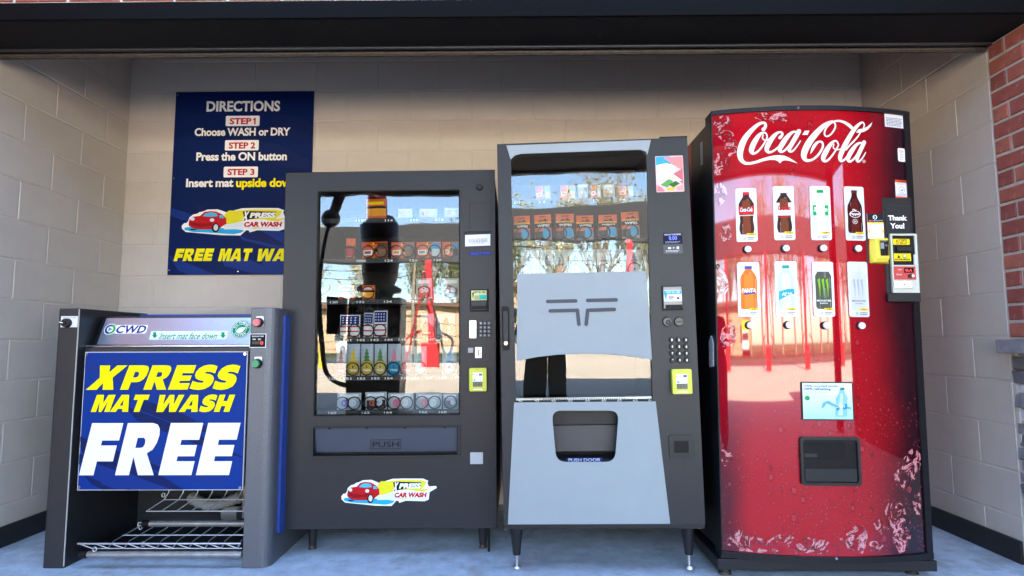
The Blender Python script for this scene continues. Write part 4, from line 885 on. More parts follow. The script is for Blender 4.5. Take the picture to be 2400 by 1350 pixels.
LED = mat('led_blue', (.12, .16, 1), .4, emit=.09); q = Print(y=-.002); W_, H_ = b[1]-b[0], b[3]-b[2]; q.rect((b[0]+.002, b[1]-.002, b[2]+.002, b[3]-.002), ink('10143A')); q.text((b[0]+.06*W_, b[1]-.06*W_, b[3]-.2*H_, b[3]-.06*H_), 'AMOUNT DEPOSITED', ink('C8CCE0'), .03); q.text((b[0]+.3*W_, b[0]+.72*W_, b[2]+.36*H_, b[2]+.72*H_), '0.00', LED, .01); q.lines((b[0]+.1*W_, b[1]-.05*W_, b[2]+.06*H_, b[2]+.26*H_), 2, ink('9AA0B0')); q.build('display_print', do)
b = fg.box(1554.5, 573, 1600, 594.5); q = Print(y=-.0015); W_, H_ = b[1]-b[0], b[3]-b[2]; q.rect(b, ink('5C5F60')); q.rect((b[0]+.25*W_, b[0]+.4*W_, b[2]+.52*H_, b[2]+.7*H_), WHT); q.poly([[(b[0]+.5*W_, b[2]+.55*H_), (b[0]+.5*W_, b[2]+.7*H_), (b[0]+.6*W_, b[2]+.62*H_)]], WHT); q.poly([circ(b[0]+.75*W_, b[2]+.62*H_, .07*W_, 10)], WHT); q.lines((b[0]+.12*W_, b[1]-.12*W_, b[2]+.14*H_, b[2]+.4*H_), 2, ink('D8D8D8')); q.build('hint_label', GV)
# bill acceptor
b = fg.box(1551, 670.5, 1599, 727); mb = MB(m_black); mb.prism(rc(b), -.004, 0); bo = mb.build('bill_acceptor', GV, .001); W_, H_ = b[1]-b[0], b[3]-b[2]
MB(mat('bezel_grey', (.2, .2, .2), .4, metal=.4)).box(b[0]+.06*W_, b[1]-.03*W_, -.012, -.0045, b[2]+.06*H_, b[3]-.03*H_).build('bill_bezel', bo, .002)
MB(m_black).box(b[0]+.14*W_, b[1]-.06*W_, -.016, -.0125, b[2]+.07*H_, b[2]+.22*H_).build('bill_mouth', bo, .001)
q = Print(y=-.0128); s = (b[0]+.08*W_, b[1]-.05*W_, b[2]+.36*H_, b[3]-.18*H_); q.rect(s, WHT, .002); q.rect((s[0]+.001, s[1]-.001, s[3]-.16*H_, s[3]-.02*H_), ink('2D9FC4')); q.text((s[0]+.1*W_, s[1]-.08*W_, s[3]-.12*H_, s[3]-.05*H_), 'INSERT BILL HERE', WHT, .02); q.poly([[(s[0]+.02*W_, s[3]-.16*H_), (s[0]+.16*W_, s[3]-.16*H_), (s[0]+.09*W_, s[2]+.03*H_)]], ink('2D9FC4')); q.rect((s[1]-.32*W_, s[1]-.06*W_, s[2]+.03*H_, s[2]+.26*H_), GRY, .002); q.rect((s[1]-.31*W_, s[1]-.07*W_, s[2]+.035*H_, s[2]+.255*H_), WHT, .002); q.poly([circ(s[1]-.19*W_, s[2]+.12*H_, .06*W_, 12)], BLK); q.lines((s[0]+.22*W_, s[1]-.38*W_, s[2]+.06*H_, s[2]+.24*H_), 3, BLK); q.build('bill_sticker', bo)
for x, slot in ((1563.5, 0), (1591, 1)):
    u, v = fg.uv(x, 754); mb = MB(m_black); mb.cyl((u, 0, v), (u, -.004, v), .0225, .0215, 28); o = mb.build('coin_slot' if slot else 'coin_return_button', GV); mb = MB(mat('knob_plastic', (.028, .03, .036), .3)); mb.cyl((u, -.004, v), (u, -.010, v), .0195, .018, 28)
    (mb.use(m_black).box(u-.013, u+.013, -.0108, -.0095, v-.002, v+.002) if slot else mb.sphere((u+.003, -.008, v-.003), .012, 16, (1, .5, 1))); mb.build('slot_face' if slot else 'button_cap', o)
for j, y in enumerate((796.5, 812.3, 828.3, 844)):
    for i in range(3):
        x = 1574+16.5*i+j*.75; u, v = fg.uv(x, y); mb = MB(m_black); mb.cyl((u, 0, v), (u, -.002, v), .0138, None, 20); mb.use(m_dark).cyl((u, -.002, v), (u, -.008, v), .0118, .0105, 20); k_ = mb.build('key', GV)
        q = Print(y=-.0086); ch_ = '123456789*0#'[j*3+i]; q.text((u-.0032, u+.0032, v-.0055, v+.0055), ch_, WHT, .05); q.build('key_number', k_)
card_reader(GV, fg, (1573, 864.5, 1618, 922), 'pay', .03)
b = fg.box(1568, 1019.5, 1625, 1075); mb = MB(m_char); hole = fg.box(1579, 1033, 1613, 1061); mb.prism(rrect(*b, .008), -.006, 0, [rc(hole)[::-1]]); o = mb.build('coin_return', GV, .0015); MB(m_black).box(hole[0], hole[1], -.003, -.0005, hole[2], hole[3]).build('coin_cup', o)
# top bracket
b = fg.uv(1546, 322); b1 = fg.uv(1611, 320); mb = MB(m_dark); mb.box(b[0], b1[0], .0, .06, gz1+.001, gz1+.008); mb.build('hinge_bracket', GV, .001)
# legs with bright adjusting feet
for xpx, y in ((1211, .07), (1614, .07), (1211, .78), (1614, .78)):
    xx = fg.uv(xpx, 1290, y)[0] if y < .1 else (.03 if xpx < 1300 else gW-.06)
    mb = MB(m_dark); mb.tube([(xx, y, .055), (xx, y, .062), (xx, y, gz0)], [.0165, .0175, .0285], 18); o = mb.build('leg', GV)
    mb = MB(m_zinc); mb.cyl((xx, y, .008), (xx, y, .056), .0065, None, 12); mb.cyl((xx, y, -.004), (xx, y, .008), .0215, .017, 18); mb.build('levelling_foot', o)
    MB(m_dark).box(xx-.055, xx+.055, y-.05, y+.05, gz0-.006, gz0-.0005).build('leg_plate', o)
    if y < .1:
        for dx in (-.045, .045): mb = MB(m_chrome); mb.cyl((xx+dx, y-.03, gz0-.012), (xx+dx, y-.03, gz0-.006), .006, None, 8); mb.build('plate_bolt', o)
# shelves and goods
sg = .08; rowg = {}
for key, ypx, nums in (('1', 466, ((1212, '10'), (1270, '11'), (1338, '12'), (1396, '13'), (1458, '14'))), ('2', 563, ((1213, '20'), (1264, '21'), (1315, '22'), (1366, '23'), (1418, '24'), (1470, '25'))), ('3', 652, ())):
    z = fg.uv(1360, ypx, sg)[1]; rowg[key] = z; shelf_row(GV, fg, z, gb[0]-.009, gb[1]+.009, sg, .6, [(n, fg.uv(x, ypx, sg)[0]) for x, n in nums])
z = fg.uv(1360, 933, .03)[1]; MB(m_steelb).box(gb[0]-.005, gb[1]+.005, .022, .05, z-.006, z+.004).build('shelf_strip', GV, .001)
MB(m_dark).box(gb[0]-.005, gb[1]+.005, .020, .05, z-.03, z-.0065).build('shelf_lip', GV)
q = Print(y=.0213); 
for i in range(36): x = fg.uv(1272+i*5.4, 932, .02)[0]; q.poly([[(x, z-.004), (x+.005, z-.004), (x+.007, z+.001), (x+.002, z+.001)]], m_black); q.k -= 1
q.build('strip_slots', GV)
for n, x in (('40', 1219), ('43', 1258), ('45', 1297), ('50', 1337), ('54', 1377), ('60', 1415), ('62', 1452), ('63', 1489), ('64', 1525)):
    u, v = fg.uv(x, 938.5, .019); q = Print(y=.0188); q.text((u-.010, u+.010, v-.006, v+.006), n, WHT, .03); q.build('slot_number', GV)
GG = 'goods in the dark grey vending machine'; G_ = 'in the dark grey machine'
wa = art_wipes(CYA)
goods('2', [(1204, 1242, 505, wa, 'leftmost orange wipes pouch on the middle shelf '+G_, 'wipes pouch'), (1253, 1293, 502, wa, 'second orange wipes pouch from left on the middle shelf '+G_, 'wipes pouch'), (1301, 1344, 500, wa, 'third orange wipes pouch from left on the middle shelf '+G_, 'wipes pouch'), (1350, 1390, 504, wa, 'fourth orange wipes pouch from left on the middle shelf '+G_, 'wipes pouch'), (1402, 1446, 502, wa, 'fifth orange wipes pouch from left on the middle shelf '+G_, 'wipes pouch'), (1457, 1499, 495, wa, 'rightmost and tallest orange wipes pouch on the middle shelf '+G_, 'wipes pouch')], fg, GV, sg, rowg, GG)
pa = art_side(ORG, ink('9CC3D8'), WHT)
goods('1', [(1255, 1290, 434, pa, 'leftmost pouch on the top shelf '+G_, 'packet'), (1312, 1348, 432, pa, 'second pouch from left on the top shelf '+G_, 'packet'), (1354, 1378, 430, art_clip(GRY, WHT), 'narrow pale pack in the middle of the top shelf '+G_, 'packet'), (1384, 1408, 432, pa, 'fourth pouch from left on the top shelf '+G_, 'packet'), (1414, 1441, 430, art_clip(GRY, ORG), 'pale pack with orange print on the top shelf '+G_, 'packet'), (1450, 1485, 434, pa, 'rightmost pouch on the top shelf '+G_, 'packet')], fg, GV, sg, rowg, GG, False)
tc_ = ((ink('7A4A78'), ink('5F3F6A')), (ink('9FB0B8'), ink('3F5A70')), (ink('9A5A58'), ink('6F7F88')), (ink('A8A060'), ink('4F6A48')), (ink('A8B4A8'), ink('4B5A50')), (ink('5F7FA8'), ink('28406A')), (ink('B8B0A0'), ink('6A5A48')), (ink('9FB8C8'), ink('47708A')))
for i, (x0, x1) in enumerate(((1219, 1262), (1265, 1296), (1298, 1330), (1332, 1363), (1366, 1397), (1399, 1431), (1434, 1464), (1467, 1503))):
    goods('3', [(x0, x1, 584, art_tree(*tc_[i]), 'tree freshener packet, %s from left on the third shelf %s' % (('first', 'second', 'third', 'fourth', 'fifth', 'sixth', 'seventh', 'eighth')[i], G_), 'packet')], fg, GV, sg, rowg, GG)

# ================================================================== red drink machine
KV = empty('drink_vending_machine', 'tall red soda vending machine with curved illustrated front', 'vending machine', (.8635, 2.65, 0), (0, R(.55), 0))
bpy.context.view_layer.update()
KW, KS = .892, .068; KR = KW*KW/(8*KS)+KS/2
def bulge(u):
    d = min(abs(u-KW/2), KW/2); return -(math.sqrt(KR*KR-d*d)-math.sqrt(KR*KR-KW*KW/4))
fk = Frame(KV, curve=bulge)
kz1 = fk.uv(1895, 249)[1]; kz0 = fk.uv(1895, 1318)[1]; pz1_ = fk.uv(1895, 259)[1]; pz0_ = fk.uv(1895, 1303)[1]
pu1 = (fk.uv(2118, 300)[0]+fk.uv(2168, 1280)[0])/2; pu0 = .006
m_kblk = mat('black_door_frame', (.010, .010, .012), .4, spec=.25)
m_kred = mat('red_cabinet', (.35, .012, .016), .4)
def curved_slab(u0, u1, z0, z1, off, th, m, name, parent, nx=24, bevel=0):
    mb = MB(m); f, b_ = [], []
    us = [u0+(u1-u0)*i/nx for i in range(nx+1)]
    vs = [(u, bulge(u)+off, z) for z in (z0, z1) for u in us]+[(u, bulge(u)+off+th, z) for z in (z0, z1) for u in us]; n = nx+1; F = []
    for i in range(nx): F += [(i, i+1, n+i+1, n+i), (2*n+i+1, 2*n+i, 3*n+i, 3*n+i+1), (i+1, i, 2*n+i, 2*n+i+1), (n+i, n+i+1, 3*n+i+1, 3*n+i)]
    F += [(0, n, 3*n, 2*n), (n-1, 2*n+n-1, 3*n+n-1, n+n-1)]
    mb.add(vs, [f_ for i_, f_ in enumerate(F) if i_ % 4 or i_ >= 4*nx]); mb.add(vs[:2*n], [(i, i+1, n+i+1, n+i) for i in range(nx)], True)
    return mb.build(name, parent, bevel)
# cabinet, door body, base
mb = MB(m_kblk); mb.box(.006, KW+.004, .092, .33, .1, kz1-.03); mb.build('cabinet_front', KV, .003); mb = MB(m_kred); mb.box(.006, KW+.004, .3305, .78, .1, kz1-.03); mb.build('cabinet', KV, .003)
mb = MB(m_kblk); us = [KW*i/24 for i in range(25)]; loop = [(u, bulge(u)+.004) for u in us]+[(KW, .08), (0, .08)]; n = len(loop)
mb.add([(a, b_, kz0) for a, b_ in loop]+[(a, b_, kz1) for a, b_ in loop], [(i, (i+1) % n, n+(i+1) % n, n+i) for i in range(n)]+[tuple(range(n, 2*n)), tuple(reversed(range(n)))]); mb.build('door', KV, .003)
mb = MB(m_black); mb.box(.02, KW-.02, .0815, .0915, kz0+.02, kz1-.02); mb.build('door_gap', KV)
mb = MB(m_dark); bx = fk.uv(1676, 1325)[0]; mb.box(-.015, KW+.016, -.004, .76, .034, .078); mb.build('base', KV, .003)
mb = MB(m_dark); mb.box(.0, .09, .002, .03, .0785, kz0+.004); mb.box(.0905, KW-.01, .02, .05, .0785, kz0-.004); mb.build('base_bracket', KV, .002)
for x, y in ((.03, .05), (KW-.06, .05), (.05, .7), (KW-.05, .7)): mb = MB(m_rust); mb.cyl((x, y, .012), (x, y, .034), .02, None, 12); mb.cyl((x, y, -.004), (x, y, .012), .03, .026, 14); mb.build('foot', KV)
# printed front sheet
def coke_mat():
    m = bpy.data.materials.new('printed_red_front'); m.use_nodes = True; n, l = m.node_tree.nodes, m.node_tree.links; b = n['Principled BSDF']
    b.inputs['Roughness'].default_value = .03; b.inputs['IOR'].default_value = 1.7
    tc = n.new('ShaderNodeTexCoord'); sx = n.new('ShaderNodeSeparateXYZ'); l.new(tc.outputs['Object'], sx.inputs[0])
    def math_(op, a, b_=None, c=None):
        k = n.new('ShaderNodeMath'); k.operation = op
        for i, v in enumerate((a, b_, c)):
            if v is None: continue
            (l.new(v, k.inputs[i]) if hasattr(v, 'links') else setattr(k.inputs[i], 'default_value', v))
        return k.outputs[0]
    def mrange(v, a, b_, c=0, d=1):
        k = n.new('ShaderNodeMapRange'); k.interpolation_type = 'SMOOTHSTEP'; l.new(v, k.inputs[0])
        for i, x in enumerate((a, b_, c, d)): k.inputs[i+1].default_value = x
        return k.outputs[0]
    def mix(f, a, b_):
        k = n.new('ShaderNodeMixRGB')
        for i, v in enumerate((f, a, b_)): (l.new(v, k.inputs[i]) if hasattr(v, 'links') else setattr(k.inputs[i], 'default_value', v if i == 0 else (*v, 1)))
        return k.outputs[0]
    ns = n.new('ShaderNodeTexNoise'); ns.inputs['Scale'].default_value = 2.3; ns.inputs['Detail'].default_value = 3; l.new(tc.outputs['Object'], ns.inputs[0])
    base = mix(ns.outputs[0], (.27, .003, .008), (.50, .006, .016))
    x = math_('ADD', sx.outputs[0], math_('MULTIPLY', math_('SUBTRACT', ns.outputs[0], .5), .22))
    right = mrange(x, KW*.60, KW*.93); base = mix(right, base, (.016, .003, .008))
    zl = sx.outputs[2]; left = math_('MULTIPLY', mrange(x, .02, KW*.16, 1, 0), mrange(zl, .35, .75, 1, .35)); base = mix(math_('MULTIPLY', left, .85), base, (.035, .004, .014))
    # printed droplets, three sizes
    for sc, th, prob, sd in ((24, .30, .66, 0), (52, .32, .58, 3), (110, .36, .5, 7)):
        mp = n.new('ShaderNodeMapping'); mp.inputs['Location'].default_value = (sd, 0, sd*2.1); mp.inputs['Scale'].default_value = (1, .0, .72); l.new(tc.outputs['Object'], mp.inputs[0])
        v = n.new('ShaderNodeTexVoronoi'); v.inputs['Scale'].default_value = sc; l.new(mp.outputs[0], v.inputs['Vector'])
        sp = n.new('ShaderNodeSeparateColor'); l.new(v.outputs['Color'], sp.inputs[0])
        dens = math_('ADD', mrange(zl, 1.1, .45, -.1, .24), mrange(math_('ABSOLUTE', math_('SUBTRACT', x, KW*.48)), .34, .08, -.28, .10))
        gate = math_('GREATER_THAN', math_('ADD', sp.outputs[0], dens), prob+.22)
        inn = mrange(v.outputs['Distance'], th-.05, th-.10, 0, 1); ring = math_('SUBTRACT', mrange(v.outputs['Distance'], th+.04, th, 0, 1), inn)
        base = mix(math_('MULTIPLY', math_('MULTIPLY', ring, gate), .55), base, (.10, .003, .008)); base = mix(math_('MULTIPLY', math_('MULTIPLY', inn, gate), .20), base, (.80, .09, .11))
    l.new(base, b.inputs['Base Color']); return m
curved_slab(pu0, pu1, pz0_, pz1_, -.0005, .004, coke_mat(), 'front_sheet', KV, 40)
for nm, u0, u1, z0, z1 in (('top_rim', 0, KW, pz1_+.0005, kz1), ('bottom_rim', 0, KW, kz0, pz0_-.0005)): curved_slab(u0, u1, z0, z1, -.010, .013, m_kblk, nm, KV, 24, .002)
curved_slab(pu1+.0005, KW, pz0_, pz1_, -.008, .011, m_kblk, 'side_rim', KV, 3, .002); curved_slab(0, pu0-.0005, pz0_, pz1_, -.006, .009, m_kblk, 'side_rim', KV, 1, .001)
# printed ice
def ice_mat():
    m = bpy.data.materials.new('printed_ice'); m.use_nodes = True; n, l = m.node_tree.nodes, m.node_tree.links; b = n['Principled BSDF']; b.inputs['Roughness'].default_value = .04; b.inputs['IOR'].default_value = 1.7
    tc = n.new('ShaderNodeTexCoord'); t = n.new('ShaderNodeTexNoise'); t.inputs['Scale'].default_value = 17; t.inputs['Detail'].default_value = 7; t.inputs['Roughness'].default_value = .6; t.inputs['Distortion'].default_value = 2.2
    l.new(tc.outputs['Object'], t.inputs[0]); r = n.new('ShaderNodeValToRGB'); l.new(t.outputs[0], r.inputs[0]); e = r.color_ramp.elements
    e[0].position = .34; e[0].color = (.08, .003, .008, 1); e[1].position = .72; e[1].color = (.6, .3, .31, 1)
    for p_, c_ in ((.44, (.30, .010, .020)), (.50, (.11, .005, .010)), (.545, (.55, .16, .17)), (.585, (.66, .38, .39)), (.63, (.34, .03, .04))): k = e.new(p_); k.color = (*c_, 1)
    mr = n.new('ShaderNodeMapRange'); l.new(t.outputs[0], mr.inputs[0]); mr.inputs[1].default_value = .44; mr.inputs[2].default_value = .56; l.new(mr.outputs[0], b.inputs['Alpha'])
    l.new(r.outputs[0], b.inputs['Base Color']); return m
m_ice = ice_mat(); rr_ = random.Random(21)
ICE = [(1698, 300, 26, 34), (1712, 345, 18, 22), (1690, 385, 26, 32), (1785, 273, 16, 12), (1822, 275, 24, 18), (1688, 455, 18, 26), (1700, 545, 15, 25), (1706, 790, 20, 28), (1692, 660, 16, 30), (1700, 1070, 16, 22), (1730, 1265, 26, 30), (1770, 1278, 30, 24), (1830, 1276, 34, 26), (1890, 1278, 34, 24), (1925, 1285, 24, 20), (1975, 1282, 26, 22), (2010, 1262, 26, 36), (2050, 1280, 18, 14), (2068, 1232, 22, 20), (2100, 1210, 28, 38), (2112, 1262, 24, 32), (2138, 1085, 20, 34), (2118, 1120, 26, 32), (2150, 1180, 12, 26), (2128, 330, 10, 0), (2100, 300, 0, 0)]
zmin, zmax = pz0_+.004, pz1_-.004
for x, y, rx, ry in ICE:
    if not rx or not ry: continue
    L = []
    for i in range(11):
        a = 2*math.pi*i/11; k = rr_.uniform(.75, 1.12); u, v = fk.uv(x+rx*k*math.cos(a), y+ry*k*math.sin(a)); L.append((min(max(u, pu0+.003), pu1-.003), min(max(v, zmin), zmax)))
    q = Print(fk, y=-.0012-.00012*len(L)*0-.00004*(x % 29), curve=bulge); q.poly([L], m_ice); q.build('ice_cube_print', KV)
# script wordmark, drawn as pen strokes (drawing units over the front)
LW_ = mat('logo_white', (.72, .71, .68), .12)
def LU(x, y): return fk.uv(1710+x/6.857, 270+y/6.857)
sc_ = abs(LU(1000, 400)[0]-LU(0, 400)[0])/1000
q = Print(fk, y=-.0022, step=.00008, curve=bulge)
def st(pts): q.stroke([(*LU(a, b_), w_*sc_) for a, b_, w_ in pts], LW_)
st([(540,232,62),(572,185,48),(570,140,42),(535,125,42),(480,140,52),(420,180,62),(340,255,76),(255,360,92),(195,480,100),(165,600,96),(172,690,78),(205,745,62),(262,778,46)])
q.poly([[LU(*t) for t in ((240,752),(320,758),(420,735),(520,700),(620,670),(710,652),(790,645),(880,655),(960,690),(1030,735),(1088,775),(1020,755),(950,735),(890,727),(840,738),(805,778),(778,745),(730,724),(650,720),(550,738),(440,775),(340,798),(250,800),(200,780))]], LW_)
st([(598,335,22),(578,292,26),(530,285,36),(470,325,62),(405,420,84),(362,510,88),(348,575,80),(372,618,46),(430,600,36),(505,525,30),(565,435,26),(597,365,22),(598,330,22)])
st([(536,318,18),(524,360,20),(548,400,20),(600,400,22),(660,365,22),(700,335,22)])
st([(803,366,52),(838,325,42),(838,288,34),(805,276,34),(750,298,50),(680,372,74),(620,470,82),(592,548,72),(618,596,50),(680,588,36),(760,532,30),(835,460,26)])
st([(1085,282,24),(1040,268,32),(980,295,50),(900,380,76),(838,475,82),(800,548,72),(825,592,42),(885,566,32),(955,485,28),(1020,395,26),(1078,310,24)])
st([(1108,262,74),(1060,350,74),(1000,455,72),(955,540,64),(962,584,44),(1010,578,30),(1075,505,22),(1132,418,16)])
q.poly([[LU(*t) for t in ((1202,254),(1278,254),(1246,321),(1160,321))]], LW_)
st([(1648,108,44),(1585,128,56),(1500,182,76),(1400,280,94),(1300,400,106),(1228,520,108),(1190,620,100),(1192,690,80),(1232,730,54),(1310,724,38),(1390,670,36),(1455,590,36),(1492,505,36),(1480,440,34),(1430,430,36),(1385,460,46),(1345,515,52),(1315,575,34),(1292,625,4)])
st([(1640,108,40),(1680,130,30),(1692,185,28),(1665,255,28),(1610,320,26),(1555,345,28),(1520,318,28),(1526,250,28),(1570,180,28),(1640,120,30),(1730,96,34),(1815,112,44),(1890,152,56),(1962,212,58)])
st([(2142,212,18),(2156,160,26),(2132,122,26),(2085,140,42),(2010,215,64),(1945,310,74),(1870,440,82),(1805,570,82),(1768,680,74),(1780,738,48),(1835,722,34),(1900,645,28)])
q.poly([[LU(*t) for t in ((2022,286),(2060,232),(2130,222),(2205,190),(2250,150),(2285,118),(2262,180),(2215,235),(2150,272),(2080,288))]], LW_)
st([(2092,284,20),(2050,350,24),(1985,425,28),(1920,490,30),(1860,560,30)])
st([(1738,475,24),(1712,425,28),(1660,428,40),(1595,500,68),(1535,600,86),(1498,680,80),(1505,738,54),(1560,735,38),(1630,665,30),(1695,570,26),(1736,495,24),(1738,470,24)])
st([(1668,470,18),(1656,520,20),(1690,556,20),(1745,556,22),(1800,545,22)])
st([(2135,462,24),(2080,452,34),(2020,490,54),(1955,575,74),(1905,665,76),(1892,722,62),(1925,750,40),(1985,708,32),(2050,618,28),(2112,515,26)])
st([(2150,442,70),(2105,540,70),(2055,650,68),(2035,725,56),(2062,752,38),(2110,712,26),(2150,650,20),(2176,602,14)])
c = LU(2147, 748); q.poly([circ(*c, 26*sc_), circ(*c, 20*sc_)], LW_); q.poly([circ(*c, 8*sc_)], LW_)
q.build('script_wordmark', KV)

# drink cards with bottle pictures
PROF = {
 'contour': [(0,.72),(.03,.84),(.12,.95),(.2,.92),(.32,.82),(.42,.86),(.5,.95),(.62,1.0),(.72,.96),(.8,.72),(.87,.46),(.91,.36),(.915,.42),(1,.40)],
 'plain': [(0,.86),(.03,.98),(.1,1),(.3,.96),(.5,.98),(.66,1),(.76,.92),(.84,.66),(.9,.42),(.925,.36),(.93,.44),(1,.42)],
 'tall': [(0,.80),(.04,.97),(.15,1),(.35,.95),(.55,1),(.65,.92),(.75,.62),(.85,.38),(.94,.34),(.945,.4),(1,.38)],
 'can': [(0,.7),(.03,.9),(.06,1),(.88,1),(.93,.9),(.97,.78),(1,.74)]}
CARDBG = mat('card_white', (.66, .70, .71), .2, spec=.6); LINE = ink((.45, .5, .5)); TAGY = ink('F0C92E')
def drink_card(box, prof, liquid, capc, label, words, wcol, wshear=0, extra=None, ztop=.93, zbot=.135):
    u0, u1, v0, v1 = fk.box(*box); W, H = u1-u0, v1-v0; cx = (u0+u1)/2
    lp = rrect(u0, u1, v0, v1, .009); mb = MB(CARDBG); n = len(lp)
    mb.add([(a, bulge(a)-.005, z) for a, z in lp]+[(a, bulge(a)+.001, z) for a, z in lp], [tuple(range(n))]+[(i, n+i, n+(i+1) % n, (i+1) % n) for i in range(n)]); card = mb.build('drink_card', KV)
    p = Print(y=-.0054, step=.00012, curve=bulge); X = lambda t, z: (cx+t*W*.38, v0+H*(zbot+(ztop-zbot)*z))
    for k in range(5):
        z = v0+H*(.14+.19*k); p.rect((u0+.004, u1-.004, z, z+.0008), LINE); p.k -= 1
        for xx in (.3+.25*(k % 2), .8-.2*(k % 2)): p.rect((u0+W*xx, u0+W*xx+.0008, z, z+H*.19 if k < 4 else z+.002), LINE); p.k -= 1
    p.k += 1; pr = PROF[prof]; liq_top = 1.0 if prof == 'can' else .93
    def ring(z0, z1, s=1.0):
        zs = [z0]+[z for z, _ in pr if z0 < z < z1]+[z1]
        def wd(z):
            for (a, wa), (b_, wb) in zip(pr, pr[1:]):
                if a <= z <= b_: return wa+(wb-wa)*(z-a)/max(1e-6, b_-a)
            return pr[-1][1]
        return [X(-wd(z)*s, z) for z in zs]+[X(wd(z)*s, z) for z in reversed(zs)]
    p.poly([ring(0, liq_top)], ink(liquid, .25))
    if prof != 'can': p.poly([ring(.0, .8, .55)], ink(extra[0] if extra else liquid, .25))
    if capc: p.poly([ring(.93, 1.0)], ink(capc))
    if label: p.poly([ring(label[1], label[2])], ink(label[0])); 
    if label and len(label) > 3: p.poly([ring(label[1]-.045, label[1]-.02)], ink(label[3]))
    for (t, x0, x1, z0, z1, sh) in words:
        a = X(x0, z0); b_ = X(x1, z1); p.text((a[0], b_[0], a[1], b_[1]), t, ink(wcol), .025, sh)
    if extra and len(extra) > 1: extra[1](p, X)
    p.rect((cx-.02*W, cx+.42*W, v0+H*.115, v0+H*.155), TAGY); p.lines((u0+.3*W, u0+.45*W, v0+H*.03, v0+H*.085), 3, ink('777C80')); p.lines((u0+.52*W, u1-.12*W, v0+H*.03, v0+H*.09), 2, ink('55585C'))
    p.text((cx+.1*W, cx+.3*W, v0+H*.122, v0+H*.148), '2.00', BLK, .01); p.build('bottle_picture', card)
def pepper(p, X):
    p.poly([[(X(0, 0)[0]+(X(.75, 0)[0]-X(0, 0)[0])*math.cos(t*.3), X(0, .44)[1]+(X(0, .52)[1]-X(0, .44)[1])*math.sin(t*.3)) for t in range(21)], [(X(0, 0)[0]+(X(.68, 0)[0]-X(0, 0)[0])*math.cos(t*.3), X(0, .44)[1]+(X(0, .51)[1]-X(0, .44)[1])*math.sin(t*.3)) for t in range(21)]], WHT)
    p.poly([circ(*X(-.05, .27), .011, 14), circ(*X(-.05, .27), .0095, 14)], WHT)
def claws(col):
    def f(p, X):
        for x in (-.5, 0, .5): p.poly([[X(x-.22, .78), X(x+.06, .82), X(x+.12, .62), X(x+.05, .35), X(x, .28), X(x-.04, .5)]], ink(col))
    return f
drink_card((1724, 442, 1773, 567), 'contour', '3A1712', 'C8202E', ('D2202C', .48, .66, 'C9BFAE'), (('Coca-Cola', -.85, .85, .535, .635, .2),), 'F2F2F2', extra=('7A3418',))
drink_card((1812, 437, 1861, 563), 'contour', '2A1612', 'D9DDE0', ('D8DCDE', .40, .70, 'A8202C'), (('diet', .1, .5, .645, .68, .1), ('Coke', -.8, .85, .52, .64, 0)), 'C01C2C', extra=('6E3218',))
drink_card((1898, 437, 1946, 563), 'plain', 'C9D8D4', '14924A', ('17A356', .40, .64), (('Sprite', -.95, .95, .46, .60, .2),), 'F4F6F4', extra=('DDE8E4',))
drink_card((1979, 438, 2025, 564), 'tall', '3F1414', '5A1A1A', None, (('Dr', -.35, .25, .50, .56, .2), ('Pepper', -.7, .75, .40, .48, .2), ('23', -.22, .12, .25, .29, 0)), 'F2F2F2', extra=('5A1E1A', pepper))
drink_card((1728, 615, 1780, 742), 'plain', 'E0701C', '4A4FA0', None, (('FANTA', -.85, .9, .38, .48, .1),), 'F6F6F6', extra=('E8822C', lambda p, X: p.poly([[X(-.6, .33), X(.75, .36), X(.7, .40), X(-.6, .37)]], ink('3C4C9E'))))
drink_card((1816, 613, 1867.5, 742), 'plain', 'BFD8E2', '2E9A8C', None, (('DASANI', -.9, .95, .30, .38, .0),), 'F6FAFC', extra=('D3E6EC', lambda p, X: p.poly([[X(-.95, .2), X(.3, .32), X(.95, .34), X(.95, .46), X(.2, .46), X(-.9, .40)]], ink('35A6D2'))))
drink_card((1904, 614, 1953.5, 742), 'can', '4A4E42', None, None, (('MONSTER', -.9, .9, .20, .25, 0), ('ENERGY', -.5, .5, .14, .17, 0)), 'E6E6E6', extra=('5A5E50', claws('79B82C')), ztop=.82)
drink_card((1987, 614, 2033.5, 743), 'can', 'C9CFD2', None, None, (('MONSTER', -.9, .9, .20, .25, 0), ('ULTRA', -.5, .5, .14, .17, 0)), '6A7074', extra=('D2D6D8', claws('A7AFB4')), ztop=.82)
for x, y in ((1751, 585), (1840, 583), (1927, 582.5), (2008.5, 583.5), (1756.5, 762.5), (1847, 762), (1934, 763), (2016.5, 763.5)):
    u, v = fk.uv(x, y); yb = bulge(u); mb = MB(m_kblk); mb.cyl((u-.003, yb+.002, v), (u-.003, yb-.012, v), .0178, .0165, 24); o = mb.build('selection_button', KV); mb = MB(mat('button_white', (.72, .74, .78), .3)); mb.cyl((u-.002, yb-.012, v), (u-.002, yb-.019, v), .0145, .0138, 24); mb.build('button_cap', o, .001)
